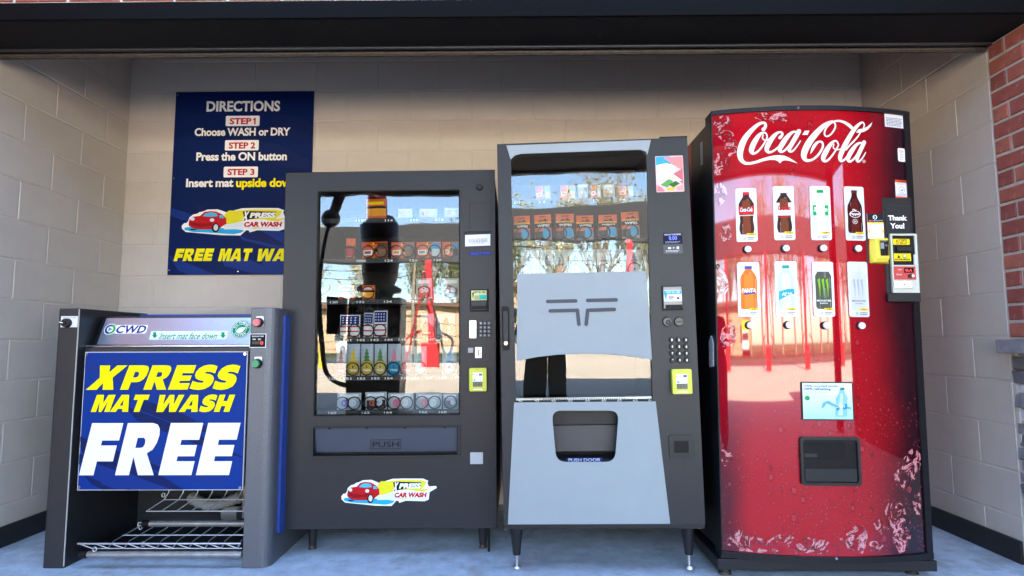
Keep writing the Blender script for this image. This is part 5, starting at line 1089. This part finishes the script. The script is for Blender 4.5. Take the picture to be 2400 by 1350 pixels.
# advert panel
b = fk.box(1877, 895, 1998.5, 985); mb = MB(m_kblk)
def cpanel(b, off, th, m, name, r=.006, parent=KV):
    lp = rrect(*b, r); mb = MB(m); n = len(lp); mb.add([(a, bulge(a)+off, z) for a, z in lp]+[(a, bulge(a)+off+th, z) for a, z in lp], [tuple(range(n))]+[(i, n+i, n+(i+1) % n, (i+1) % n) for i in range(n)]); return mb.build(name, parent)
ad = cpanel(b, -.006, .006, m_kblk, 'advert_frame'); ins = (b[0]+.005, b[1]-.005, b[2]+.005, b[3]-.005); W_, H_ = ins[1]-ins[0], ins[3]-ins[2]
q = Print(y=-.0066, step=.00012, curve=bulge); AX = lambda x, z: (ins[0]+W_*x, ins[2]+H_*z)
NB = 6
for i in range(NB): q.rect((ins[0], ins[1], ins[2]+H_*i/NB, ins[2]+H_*(i+1)/NB), ink([a+(c_-a)*i/(NB-1) for a, c_ in zip((.42, .75, .85), (.78, .88, .88))], .3)); q.k -= 1
q.k += 1
def tbx(x0, x1, z0, z1): a = AX(x0, z0); c_ = AX(x1, z1); return (a[0], c_[0], a[1], c_[1])
q.text(tbx(.03, .71, .875, .95), '100% recycled bottle', ink('2E8A6A'), .015); q.text(tbx(.03, .56, .79, .87), '100% refreshing', ink('3A3F8A'), .015); q.text(tbx(.03, .50, .725, .755), 'Enjoy the crisp, clean taste of water', ink('5A7A8A')); q.text(tbx(.03, .27, .675, .705), 'Replenish with us', ink('5A7A8A')); q.poly([circ(*AX(.09, .58), .010)], ink('2E9A5A')); q.text(tbx(.03, .45, .03, .045), 'bottle made from 100% recycled plastic', ink('5A8A9A'))
def rp(L): return [AX(.78+(x*.95+(z-.5)*.16)*.25, .06+z*.82) for x, z in L]
q.poly([rp([(-.42, .02), (.42, .02), (.5, .12), (.45, .5), (.5, .62), (.2, .85), (.16, .9), (-.16, .9), (-.2, .85), (-.5, .62), (-.45, .5), (-.5, .12)])], ink('8CC6DC')); q.poly([rp([(-.3, .06), (.1, .06), (.05, .8), (-.15, .8)])], ink('BFE2EC')); q.poly([rp([(-.46, .22), (.46, .28), (.46, .46), (-.46, .40)])], ink('2F8FBE')); q.poly([rp([(-.18, .91), (.18, .91), (.18, 1.0), (-.18, 1.0)])], ink('2E8A7A')); q.text(tbx(.665, .845, .32, .42), 'DASANI', WHT, .01, .2)
q.poly([[AX(*t) for t in ((.36, .3), (.4, .46), (.5, .52), (.6, .44), (.66, .4), (.66, .33), (.56, .38), (.46, .44), (.42, .34))]], ink('6FB4D0')); q.poly([[AX(*t) for t in ((.88, .36), (.97, .33), (.95, .27), (.88, .3))]], ink('6FB4D0'))
q.build('advert_print', ad)
# vend port
b = fk.box(1873, 1023.5, 2013, 1137); yb = bulge((b[0]+b[1])/2); po = (b[0]+.012, b[1]-.012, b[2]+.012, b[3]-.012)
mb = MB(m_dark); mb.prism(rrect(*b, .014), yb-.012, yb+.004, [rrect(*po, .010)]); vp = mb.build('vend_port', KV, .003)
# no hole cut: a black sheet paints the recess's deep shade inside the frame
mb = MB(m_black); mb.prism(rrect(po[0]-.002, po[1]+.002, po[2]-.002, po[3]+.002, .008), yb-.0022, yb-.0012); mb.build('port_shade_sheet', vp)
W_, H_ = po[1]-po[0], po[3]-po[2]; MB(mat('port_plastic', (.018, .019, .022), .45, spec=.25)).box(po[0]+.004, po[1]-.004, yb-.009, yb-.0025, po[2]+.003, po[2]+.33*H_).build('port_lip', vp, .002)
MB(mat('port_grey', (.008, .008, .009), .5, spec=.15)).box(po[0]+.004, po[1]-.2*W_, yb-.0042, yb-.0024, po[2]+.55*H_, po[3]-.08*H_).build('port_baffle', vp, .001); MB(m_dark).box(po[0]+.004, po[0]+.26*W_, yb-.008, yb-.0043, po[2]+.58*H_, po[2]+.68*H_).build('port_tab', vp, .001)
# payment column at the right
b = (0, 0, fk.uv(2105, 708, -.02)[1], fk.uv(2105, 463, -.02)[1]); yc = bulge(b[0])-.004; yr = -.03
fc = Frame(M=KV.matrix_basis @ Matrix.Translation((0, -.045, 0)))
KX0 = fc.uv(2073, 580)[0]; KX1 = fc.uv(2143, 580)[0]
mb = MB(m_kblk); mb.box(KX0, KX1, -.045, .02, b[2], b[3]); col = mb.build('payment_column', KV, .003)
MB(m_kblk).box(KX0-.004, KX1+.006, -.062, -.0455, b[2], b[2]+.04).build('column_ledge', col, .003)
def cb(*a): return fc.box(*a)
def cprint(y=-.0465): return Print(y=y)
q = cprint(); q.text(cb(2081, 505, 2125, 517), 'Thank', WHT, .04); q.text(cb(2086, 523, 2119, 536), 'You!', WHT, .04); q.build('lettering', col)
mb = MB(m_dark); bb = cb(2076, 482, 2136, 546); mb.prism(rc(bb), -.0472, -.0455, [rc((bb[0]+.003, bb[1]-.003, bb[2]+.003, bb[3]-.003))]); mb.build('message_frame', col)
m_crm = mat('cream_plastic', (.52, .55, .48), .4); bb = cb(2086, 549, 2148, 687); mb = MB(m_crm); inn = cb(2089, 553, 2141, 622); mb.prism(rc(bb), -.056, -.0455, [rc(inn)]); pb_ = mb.build('coin_panel', col, .002)
MB(m_black).box(inn[0], inn[1], -.0500, -.0456, inn[2], inn[3]).build('bill_bay', pb_)
q = cprint(-.0508); y1 = cb(2091, 560.5, 2130, 574); q.rect(y1, ink('F2D21C'), .002); q.text((y1[0]+.012, y1[1]-.012, y1[2]+.009, y1[3]-.002), 'ACCEPTS', BLK, .02); q.text((y1[0]+.014, y1[1]-.014, y1[2]+.0015, y1[2]+.0075), '$1 BILLS', BLK, .02); q.build('bill_label', pb_)
y2 = cb(2093, 594.5, 2133, 612); q = cprint(-.0508); q.rect(y2, ink('F2D21C'), .002); W_, H_ = y2[1]-y2[0], y2[3]-y2[2]; q.rect((y2[0]+.06*W_, y2[1]-.08*W_, y2[2]+.08*H_, y2[2]+.3*H_), BLK); q.text((y2[0]+.1*W_, y2[1]-.12*W_, y2[2]+.12*H_, y2[2]+.26*H_), 'INSERT BILL HERE', ink('F2D21C'), .02); q.poly([[(y2[0]+.28*W_, y2[3]-.2*H_), (y2[0]+.2*W_, y2[2]+.4*H_), (y2[0]+.38*W_, y2[2]+.4*H_)]], BLK); q.poly([circ(y2[0]+.62*W_, y2[2]+.62*H_, .12*W_, 14)], ink('2E9A4A')); q.poly([circ(y2[0]+.62*W_, y2[2]+.66*H_, .07*W_, 14)], WHT); q.build('insert_label', pb_)
s_ = cb(2098, 579, 2134, 590); MB(m_kblk).box(s_[0], s_[1], -.060, -.0503, s_[2], s_[3]).build('bill_mouth', pb_, .002)
s_ = cb(2091, 625, 2142, 656); MB(mat('red_plate', (.5, .03, .03), .35)).box(s_[0], s_[1], -.0585, -.0565, s_[2], s_[3]).build('credit_plate', pb_, .001)
W_, H_ = s_[1]-s_[0], s_[3]-s_[2]; q = cprint(-.0592); q.rect((s_[0]+.46*W_, s_[1]-.1*W_, s_[2]+.52*H_, s_[3]-.1*H_), BLK); q.text((s_[0]+.52*W_, s_[1]-.18*W_, s_[2]+.6*H_, s_[3]-.2*H_), '0LA', mat('led_red', (1, .05, .05), .4, emit=.08), .01); q.text((s_[0]+.18*W_, s_[0]+.34*W_, s_[2]+.7*H_, s_[2]+.78*H_), 'USE', WHT); q.text((s_[0]+.1*W_, s_[0]+.34*W_, s_[2]+.32*H_, s_[2]+.42*H_), 'RETURN', WHT); q.build('credit_display', pb_)
u, v = s_[0]+.72*W_, s_[2]+.26*H_; mb = MB(m_dark); mb.cyl((u, -.058, v), (u, -.064, v), .009, None, 16); mb.use(m_chrome).cyl((u+.006, -.06, v), (u+.006, -.07, v), .0055, None, 12); mb.build('return_knob', pb_)
s_ = cb(2091, 660, 2133, 676); MB(m_steelb).box(s_[0], s_[1], -.0605, -.0565, s_[2], s_[3]).build('lock_plate', pb_, .001); u, v = (s_[0]+s_[1])/2, (s_[2]+s_[3])/2; mb = MB(m_chrome); mb.cyl((u, -.0605, v), (u, -.066, v), .0085, .008, 18); mb.use(m_black).cyl((u+.001, -.066, v-.001), (u+.001, -.0665, v-.001), .004, None, 10); mb.build('lock', pb_)
mb = MB(ink('C9D8EA')); s_ = cb(2137, 598, 2143, 622); mb.prism(rrect(s_[0], s_[1], s_[2], s_[3], .002), -.0625, -.0565); mb.build('tag', pb_)
# yellow card reader with its card above (code left blank)
cf = Frame(M=KV.matrix_basis @ Matrix.Translation((0, -.055, 0))); b = cf.box(2037, 557, 2085, 617); yb = bulge((b[0]+b[1])/2)
ky = mat('yellow_reader', lin('D9CB3E'), .35); W_, H_ = b[1]-b[0], b[3]-b[2]
mb = MB(ky); mb.add([(b[0]-.004, yb+.002, b[2]-.002), (b[1], yb+.002, b[2]-.002), (b[1], yb+.002, b[3]), (b[0]-.004, yb+.002, b[3]), (b[0]+.25*W_, -.075, b[2]+.18*H_), (b[1]-.012, -.075, b[2]+.18*H_), (b[1]-.012, -.068, b[3]-.004), (b[0]+.25*W_, -.068, b[3]-.004), (b[0]+.12*W_, -.068, b[2]+.02*H_), (b[1]-.02, -.068, b[2]+.02*H_)], [(4, 5, 6, 7), (0, 8, 4, 7, 3), (1, 2, 6, 5, 9), (2, 3, 7, 6), (8, 9, 5, 4), (0, 1, 9, 8)]); rd = mb.build('card_reader', KV, .003)
MB(m_dark).box(b[0]-.012, b[0]-.004, yb-.012, yb+.001, b[2], b[3]+.03).build('reader_back', rd, .002)
mb = MB(); q = Print(y=-.0765); s_ = (b[0]+.42*W_, b[1]-.2*W_, b[2]+.27*H_, b[3]-.14*H_); q.rect(s_, BLK); w2, h2 = s_[1]-s_[0], s_[3]-s_[2]; q.rect((s_[0]+.02*w2, s_[0]+.46*w2, s_[2]+.45*h2, s_[3]-.15*h2), ink('8E9096')); q.poly([circ(s_[0]+.72*w2, s_[2]+.68*h2, .14*w2, 12), circ(s_[0]+.72*w2, s_[2]+.68*h2, .09*w2, 12)], GRY); q.text((s_[0]+.1*w2, s_[1]-.2*w2, s_[3]-.1*h2, s_[3]-.04*h2), 'TAP OR INSERT', GRY)
for i in range(3):
    for j in range(2): q.poly([circ(s_[0]+w2*(.2+.3*i), s_[2]+h2*(.12+.16*j), .025*w2, 8)], GRY)
q.build('reader_screen', rd)
b = cf.box(2030, 502, 2067, 558); q = Print(y=yb-.02); q.rect((b[0], b[1], b[2]-.004, b[3]), WHT); W_, H_ = b[1]-b[0], b[3]-b[2]; q.rect((b[0], b[1], b[3]-.36*H_, b[3]), ink('1A1D24')); q.rect((b[0], b[1], b[3]-.42*H_, b[3]-.36*H_), TAGY); q.poly([circ(b[0]+.48*W_, b[3]-.15*H_, .14*W_), circ(b[0]+.48*W_, b[3]-.15*H_, .11*W_)], WHT); q.text((b[0]+.34*W_, b[0]+.62*W_, b[3]-.20*H_, b[3]-.10*H_), '))', WHT)
for i, c_ in enumerate(('D8785A', 'D23A3A', '5A9AD8')): q.rect((b[0]+(.08+.15*i)*W_, b[0]+(.2+.15*i)*W_, b[3]-.33*H_, b[3]-.27*H_), ink(c_))
q.text((b[0]+.55*W_, b[1]-.06*W_, b[3]-.33*H_, b[3]-.27*H_), 'Pay G Pay', WHT); q.text((b[0]+.26*W_, b[1]-.26*W_, b[2]+.47*H_, b[2]+.51*H_), 'PAY WITH APP', ink('8A8F9A'))
for sx_ in (b[0]+.001, b[1]-.001-.12*W_): q.rect((sx_, sx_+.12*W_, b[2]+.2*H_, b[2]+.34*H_), TAGY, .003)
o = q.build('pay_card_print', rd); MB(ink('D8DCE4')).box(b[0], b[1], yb-.0195, yb-.017, b[2]-.004, b[3]).build('pay_card', rd)
# stickers on the front
def sticker(box, draw, name='sticker'):
    b = fk.box(*box); q = Print(y=-.0018, step=.00012, curve=bulge); draw(q, b, b[1]-b[0], b[3]-b[2]); q.build(name, KV)
sticker((2073, 269, 2117, 299), lambda q, b, W, H: (q.rect(b, ink('D3D6D8'), .002), q.lines((b[0]+.08*W, b[1]-.08*W, b[2]+.08*H, b[3]-.25*H), 6, ink('4A4D52'), .4)), 'service_label')
sticker((2104, 348, 2121, 379), lambda q, b, W, H: (q.rect(b, ink('E4E6E4'), .007), q.lines((b[0]+.15*W, b[1]-.15*W, b[3]-.35*H, b[3]-.15*H), 2, RED, .5), q.lines((b[0]+.2*W, b[1]-.2*W, b[2]+.12*H, b[3]-.42*H), 4, ink('6A8A9A'), .4)), 'service_label')
sticker((2098, 422.5, 2127, 465.5), lambda q, b, W, H: (q.rect(b, ink('DDDFE2'), .003), q.rect((b[0], b[1], b[3]-.14*H, b[3]), ink('D8502A')), q.text((b[0]+.3*W, b[1]-.05*W, b[3]-.115*H, b[3]-.03*H), 'WARNING', BLK, .02), q.poly([circ((b[0]+b[1])/2, b[2]+.47*H, .24*W, 20), circ((b[0]+b[1])/2, b[2]+.47*H, .21*W, 20)], ink('8A93B8')), q.poly([[(b[0]+.4*W, b[2]+.42*H), (b[0]+.62*W, b[2]+.52*H), (b[0]+.55*W, b[2]+.4*H)]], ink('4A5A9A')), q.lines((b[0]+.12*W, b[1]-.12*W, b[3]-.26*H, b[3]-.17*H), 2, ink('8A93A8')), q.lines((b[0]+.12*W, b[1]-.12*W, b[2]+.14*H, b[2]+.26*H), 2, ink('8A93A8')), q.rect((b[0], b[1], b[2], b[2]+.11*H), ink('D86A4A'))), 'warning_label')
# left side of the door: sticker, latch
q = Print(y=-.001); q.rect((0, .035, 0, .11), ink('A9ABA8')); q.lines((.006, .03, .01, .1), 7, ink('6A6A68')); o = q.build('side_label', KV); o.location = (.0045, .17, kz1-.2); o.rotation_euler = (0, 0, R(-90))
mb = MB(mat('torn_tape', (.30, .31, .33), .5, var=.3, vscale=60)); mb.add([(0, 0, 0), (.05, 0, .005), (.055, 0, .11), (.03, 0, .14), (0, 0, .115), (0, .006, 0), (.05, .006, .005), (.055, .006, .11), (.03, .006, .14), (0, .006, .115)], [(0, 1, 2, 3, 4), (9, 8, 7, 6, 5), (0, 5, 6, 1), (1, 6, 7, 2), (2, 7, 8, 3), (3, 8, 9, 4), (4, 9, 5, 0)]); o = mb.build('door_latch', KV); o.location = (-.008, .075, fk.uv(1650, 862)[1]); o.rotation_euler = (0, 0, R(-90))
for x, z in ((1871, 253), (1960, 1309)): u, v = fk.uv(x, z, -.01); mb = MB(m_chrome); mb.cyl((u, bulge(u)-.009, v), (u, bulge(u)-.013, v), .0065, .005, 12); mb.build('screw', KV)
u, v = .0, fk.uv(1663, 625)[1]; mb = MB(m_black); mb.tube([(.012+.008*math.cos(t*.52), bulge(.01)-.007, v+.008*math.sin(t*.52)) for t in range(12)], .002, 6, closed=True); mb.build('sticker_ring', KV)

# ================================================================== across the forecourt (seen in the glass)
m_redp = mat('red_post_paint', (.48, .02, .025), .4); m_maroon = mat('maroon_paint', (.045, .006, .008), .4)
m_tan = mat('tan_stucco', (.58, .40, .26), .9, var=.08, vscale=1.2); m_hose = mat('vacuum_hose', (.02, .02, .02), .5); m_rhose = mat('red_hose', (.35, .015, .02), .5)
m_win = mat('far_window', (.03, .04, .05), .1)
# air and vacuum station near the forecourt
VS = empty('air_vacuum_station', 'maroon air and vacuum station with black hood reflected in the charcoal machine glass', 'vacuum station', (-1.90, -2.45, 0))
MB(m_black).box(-.45, .45, -.4, .4, .0, .05).build('base_plate', VS, .01)
MB(m_maroon).box(-.36, .36, -.25, .25, .051, 1.62).build('housing', VS, .03)
MB(m_black).box(-.30, .02, .251, .262, .55, 1.45).build('vent_panel', VS)
q = MB(ink('D8D8D0'))
for i in range(7):
    for j in range(16): q.box(-.27+i*.04, -.253+i*.04, .2625, .2645, .6+j*.052, .617+j*.052)
q.build('vent_dots', VS)['kind'] = 'stuff'
mb = MB(m_black); mb.cyl((0, 0, 1.62), (0, 0, 1.72), .16, .2, 24); mb.tube([(0, 0, 1.72), (0, 0, 1.78), (0, 0, 1.84)], [.30, .31, .20], 28); mb.build('hood', VS)
mb = MB(m_maroon); mb.tube([(0, 0, 1.84), (0, 0, 1.95), (0, 0, 2.62), (0, 0, 2.75)], [.20, .24, .27, .16], 28); mb.build('canister', VS)
mb = MB(m_maroon); mb.cyl((-.08, -.05, 2.7), (-.08, -.05, 3.75), .13, None, 18); mb.build('mast', VS)
mb = MB(m_maroon); mb.cyl((-.62, .1, 2.75), (-.30, .05, 3.75), .07, None, 12); mb.sphere((-.64, .1, 2.72), .14, 14); mb.build('boom', VS)
mb = MB(m_hose); mb.tube(catmull([(-.64, .1, 2.7), (-.80, .15, 1.8), (-.74, .2, 1.0), (-.62, .3, .55), (-.35, .35, .42), (-.2, .3, .5)], 8), .03, 10); mb.build('hose', VS)
MB(m_black).box(-.68, -.42, .05, .25, 1.1, 1.62).build('nozzle_holder', VS, .02)
p = Print(y=0); p.rect((-.15, .17, 1.36, 1.56), WHT, .02); p.rect((-.14, .16, 1.37, 1.55), BLK, .02); p.text((-.10, .12, 1.41, 1.51), 'AIR', WHT, .03); o = p.build('air_sign', VS); o.rotation_euler = (0, 0, R(180)); o.location = (-.12, .266, 0)
# vacuum canopy
m_cdark = mat('canopy_dark', (.022, .022, .024), .6)
VC = empty('vacuum_canopy', 'long dark vacuum bay canopy across the forecourt', 'canopy', (0, -18.9, 0))
MB(m_cdark).box(-34, 30, -.25, .25, 4.35, 5.8).build('fascia', VC, .03)
for i, x in enumerate((-27, -18.5, -10.5, -3.4, 2.6, 8.5, 15, 22)):
    PO = empty('vacuum_post', 'red vacuum bay post, %s from the left as the forecourt is faced from the alcove' % ('eighth', 'seventh', 'sixth', 'fifth', 'fourth', 'third', 'second', 'first')[i], 'post', (x, -18.3, 0), group='red posts of the vacuum bays')
    MB(m_redp).box(-.14, .14, -.14, .14, .0, 4.34).build('shaft', PO, .01)
    MB(m_redp).box(-.35, .35, .141, .45, .0, .95).build('vacuum_bin', PO, .03)
    mb = MB(m_redp); mb.tube([(0, .1, 3.3), (0, 1.4, 3.7)], .05, 8); mb.build('boom', PO)
    for s_ in (-1, 1):
        mb = MB(m_rhose if s_ < 0 else m_hose); mb.tube(catmull([(0, 1.4, 3.7), (s_*.3, 1.3, 2.2), (s_*.55, 1.1, .9), (s_*.75, .9, .5), (s_*.85, .6, 1.0), (s_*.35, .3, 1.3)], 7), .04, 7); mb.build('hose', PO)
for i, x in enumerate((-13.5, -7.6)):
    mb = MB(mat('bollard_yellow', (.75, .55, .02), .5)); mb.cyl((0, 0, 0), (0, 0, 1.0), .09, None, 14); mb.sphere((0, 0, 1.0), .09, 12); o = mb.build('bollard'); o.location = (x, -17.3, 0)
    tag(o, 'yellow bollard beside the vacuum bays, %s from the left' % ('second', 'first')[i], 'bollard', 'yellow bollards of the vacuum bays')
# tan building over the road
TB = empty('tan_building', 'low tan stucco building across the road', 'building', (-15, -52, 0))
MB(m_tan).box(-13, 13, -6, 0, .0, 4.4).build('wall', TB); MB(mat('brown_roof', (.16, .09, .06), .8)).box(-13.6, 13.6, -6.5, .7, 4.402, 4.9).build('roof', TB)
for i in range(8):
    x = -11.5+i*3.1; f = MB(mat('window_frame', (.5, .45, .38), .6)).box(x-.65, x+.65, .002, .06, 1.0, 2.8).build('window', TB); MB(m_win).box(x-.55, x+.55, .061, .07, 1.1, 2.7).build('pane', f)
MB(m_win).box(10.5, 12, .002, .05, .05, 2.4).build('door', TB)
# white car parked over the road
def make_car(name, label, loc, rz, body):
    c_ = empty(name, label, 'car', loc, (0, 0, rz)); side = [(-2.1, .35), (-2.15, .75), (-1.9, .95), (-1.2, 1.02), (-.55, 1.48), (.75, 1.5), (1.5, 1.05), (2.0, .92), (2.15, .7), (2.1, .35)]
    mb = MB(body); mb.prism(side, -.85, .85); mb.build('body', c_, .06, 3)
    MB(m_win).prism([(-1.1, 1.03), (-.5, 1.42), (.72, 1.44), (1.35, 1.05)], -.86, .86).build('side_window', c_)
    for x in (-1.35, 1.35):
        for y in (-.8, .8): mb = MB(m_black); mb.cyl((x, y-.1, .33), (x, y+.1, .33), .33, None, 20); w_ = mb.build('wheel', c_); mb = MB(m_chrome); mb.cyl((x, y-.11, .33), (x, y+.11, .33), .18, None, 14); mb.build('rim', w_)
    for y in (-.6, .6): MB(WHT).box(-2.17, -2.1, y-.2, y+.2, .66, .8).build('headlight', c_)
    return c_
make_car('parked_car', 'white parked car in front of the tan building', (-13.5, -46.5, .05), R(10), mat('white_car', (.75, .75, .76), .2, coat=1))
# ambulance-like yellow van
YV = empty('parked_van', 'yellow box van parked right of the tan building', 'van', (-3.0, -47.5, .05)); MB(mat('van_yellow', (.72, .62, .03), .35)).box(-1.3, 1.3, -4, .2, .5, 2.9).build('box_body', YV, .05); MB(WHT).box(-1.1, 1.1, .201, 1.6, .5, 2.0).build('cab', YV, .08); MB(m_win).box(-1.0, 1.0, 1.601, 1.62, 1.25, 1.85).build('windscreen', YV)
for x in (-1.0, 1.0):
    for y in (-3, 1.0): mb = MB(m_black); mb.cyl((x-.15, y, .4), (x+.15, y, .4), .4, None, 18); mb.build('wheel', YV)
# spring trees
m_bark = mat('bark', (.30, .24, .18), .9, var=.3, vscale=8)
def tree_meshes(seed, H, leafc, dens):
    rg = random.Random(seed); tr = MB(m_bark); cr = MB(mat('twigs', (.36, .29, .20), .9)); lf = mat('leaf_%d' % seed, leafc, .7, var=.4, vscale=.7)
    def branch(p, d, L, r, lev):
        n = 4; pts = [p]; q_ = p.copy(); dd = d.copy()
        for i in range(n): dd = (dd+Vector((rg.uniform(-.18, .18), rg.uniform(-.18, .18), rg.uniform(-.02, .16)))).normalized(); q_ = q_+dd*L/n; pts.append(q_.copy())
        (tr if lev < 2 else cr).tube(pts, [r*(1-.6*i/n) for i in range(n+1)], 6 if lev < 2 else 4, caps=False)
        if lev == 0: kids = [(pts[2+(i % 3)], .6) for i in range(8)]
        elif lev == 1: kids = [(pts[1+(i % 4)], .6) for i in range(6)]
        elif lev == 2: kids = [(pts[1+(i % 4)], .6) for i in range(5)]
        else: kids = []
        for kp, f in kids:
            a = rg.uniform(0, 6.283); t = Vector((math.cos(a), math.sin(a), rg.uniform(.35, 1.1))).normalized(); branch(kp, (d*.55+t*.75).normalized(), L*f*rg.uniform(.8, 1.15), r*.42, lev+1)
        if lev >= 2:
            cr.use(lf)
            for _ in range(dens):
                c_ = pts[rg.randrange(1, 5)]+Vector((rg.uniform(-.3, .3), rg.uniform(-.3, .3), rg.uniform(-.3, .3)))*(H/12); s_ = rg.uniform(.07, .15)*(H/12); a = Vector((rg.uniform(-1, 1), rg.uniform(-1, 1), rg.uniform(-1, 1))).normalized()*s_; b_ = a.orthogonal().normalized()*s_*.7; cr.add([c_-a, c_+b_, c_+a, c_-b_], [(0, 1, 2, 3)])
            cr.use(cr.mats[0])
    branch(Vector((0, 0, 0)), Vector((0, 0, 1)), H*.55, H*.022, 0); return tr.mesh('trunk'), cr.mesh('crown')
TV = [tree_meshes(3, 12, (.42, .40, .15), 4), tree_meshes(8, 13, (.38, .37, .14), 3), tree_meshes(14, 11, (.20, .24, .08), 8)]
words = ['first', 'second', 'third', 'fourth', 'fifth', 'sixth', 'seventh', 'eighth', 'ninth', 'tenth', 'eleventh', 'twelfth', 'thirteenth', 'fourteenth', 'fifteenth', 'sixteenth']
TP = sorted([(-30, -58, 1.1, 0), (-23, -60, 1.2, 1), (-16, -60, 1.0, 0), (-9.5, -55, 1.25, 2), (-6, -57, 1.2, 2), (-1, -44.5, 1.05, 0), (3.2, -46, 1.25, 1), (6.5, -45, 1.1, 0), (10, -48, 1.35, 1), (14, -45, 1.2, 0), (18.5, -50, 1.3, 1), (24, -46, 1.2, 0), (30, -52, 1.3, 2), (37, -48, 1.2, 1), (-38, -55, 1.2, 2), (45, -55, 1.4, 0)])
for i, (x, y, s_, k) in enumerate(TP):
    t = empty('spring_tree', '%s tree, %s from the right in the row beyond the road' % (('sparse olive budding', 'bare branching', 'leafy green')[k], words[i]), 'tree', (x, y, 0), (0, 0, random.uniform(0, 6.28)), 'trees in the row beyond the road'); t.scale = (s_, s_, s_)
    for nm, me in zip(('trunk', 'crown'), TV[k]): link(bpy.data.objects.new(nm, me), t)
# utility wires and pole
UP_ = empty('utility_pole', 'wooden utility pole with wires beyond the road', 'pole', (-8.5, -44.5, 0)); mb = MB(m_bark); mb.cyl((0, 0, 0), (0, 0, 10), .16, .11, 12); mb.box(-1.2, 1.2, -.06, .06, 9.2, 9.35); mb.build('shaft', UP_)
for z, y in ((9.4, -.9), (9.4, .9), (7.6, 0), (6.9, 0)): mb = MB(m_black); mb.tube([(-60+6*i, y, z-.018*((i-10)**2)*.0+.9*((i % 10-5)/5)**2-.9) for i in range(21)], .025, 5); mb.build('wire', UP_)

# ================================================================== the photographer (seen only in reflections)
def person():
    root = empty('person', 'person in dark clothes bending forward with a phone, reflected in the glass', 'person', (0, -.42, 0))
    J_ = {'pel': (0, -.28, .90, .15, .12), 'spine': (0, -.22, 1.02, .135, .11), 'chest': (0, -.10, 1.14, .165, .115), 'neck': (0, .0, 1.225, .06, .06), 'head0': (0, .07, 1.265, .072, .08), 'head1': (0, .12, 1.325, .066, .07)}
    chains = [['pel', 'spine', 'chest', 'neck', 'head0', 'head1']]
    for s, n_ in ((-1, 'l'), (1, 'r')):
        J_[n_+'hip'] = (s*.10, -.26, .84, .12, .12); J_[n_+'knee'] = (s*.108, -.10, .47, .118, .11); J_[n_+'ank'] = (s*.118, -.18, .10, .10, .09); J_[n_+'toe'] = (s*.145, .02, .035, .04, .03)
        J_[n_+'sh'] = (s*.175, -.07, 1.18, .062, .062); J_[n_+'elb'] = (s*.25, .06, .97, .046, .046); J_[n_+'wri'] = (s*.10, .30, 1.0, .028, .030); J_[n_+'hand'] = (s*.055, .385, .995, .030, .014)
        chains += [['pel', n_+'hip', n_+'knee', n_+'ank', n_+'toe'], ['chest', n_+'sh', n_+'elb', n_+'wri', n_+'hand']]
    names = list(J_); me = bpy.data.meshes.new('body'); ed = [(names.index(a), names.index(b_)) for c_ in chains for a, b_ in zip(c_, c_[1:])]
    me.from_pydata([J_[n_][:3] for n_ in names], ed, []); o = bpy.data.objects.new('tmp', me); COL.objects.link(o); sk = o.modifiers.new('skin', 'SKIN')
    for i, n_ in enumerate(names): me.skin_vertices[0].data[i].radius = J_[n_][3:5]; me.skin_vertices[0].data[i].use_root = (n_ == 'pel')
    ss = o.modifiers.new('sub', 'SUBSURF'); ss.levels = 2
    bm = bpy.data.meshes.new_from_object(o.evaluated_get(bpy.context.evaluated_depsgraph_get())); bpy.data.objects.remove(o)
    cl, tr, sh, skn = mat('dark_top', (.02, .02, .024), .85), mat('dark_trousers', (.018, .019, .022), .85), mat('shoes', (.05, .05, .05), .6), mat('skin', (.45, .26, .18), .55)
    for m in (cl, tr, sh, skn): bm.materials.append(m)
    for p_ in bm.polygons:
        c_ = p_.center; p_.use_smooth = True; p_.material_index = 3 if (c_.z > 1.24 and c_.y > .0) or (c_.y > .27 and c_.z > .8) else 2 if c_.z < .11 else 1 if c_.z < .93 and c_.y < .02 else 0
    b_ = bpy.data.objects.new('body', bm); link(b_, root)
    # fingers round the phone, hair, face
    for s in (-1, 1):
        mb = MB(skn)
        for k in range(4): mb.tube([(s*.062, .385, 1.005-.019*k), (s*.088, .40, 1.005-.019*k), (s*.078, .415, 1.003-.019*k), (s*.062, .414, 1.002-.019*k)], [.009, .0085, .008, .007], 7)
        mb.tube([(s*.06, .375, .985), (s*.055, .385, .965), (s*.035, .388, .957)], [.011, .010, .008], 7)
        mb.build('fingers', root)
    mb = MB(mat('hair', (.03, .02, .015), .7)); mb.sphere((0, .075, 1.335), .088, 16, (.88, 1.0, .9)); mb.build('hair', root)
    mb = MB(skn); mb.sphere((0, .185, 1.275), .016, 8, (.8, 1, 1.3)); mb.sphere((-.078, .08, 1.28), .022, 8, (.4, .8, 1.2)); mb.sphere((.078, .08, 1.28), .022, 8, (.4, .8, 1.2)); mb.use(m_black)
    for s in (-1, 1): mb.sphere((s*.03, .172, 1.305), .009, 8)
    mb.use(mat('lips', (.35, .12, .1), .5)).sphere((0, .158, 1.235), .018, 8, (1.2, .5, .35)); mb.build('face', root)
    mb = MB(m_black); mb.box(-.078, .078, .390, .399, .958, 1.032); o = mb.build('phone'); o.location = root.location; tag(o, 'black phone held sideways in both hands of the person', 'phone')
person()
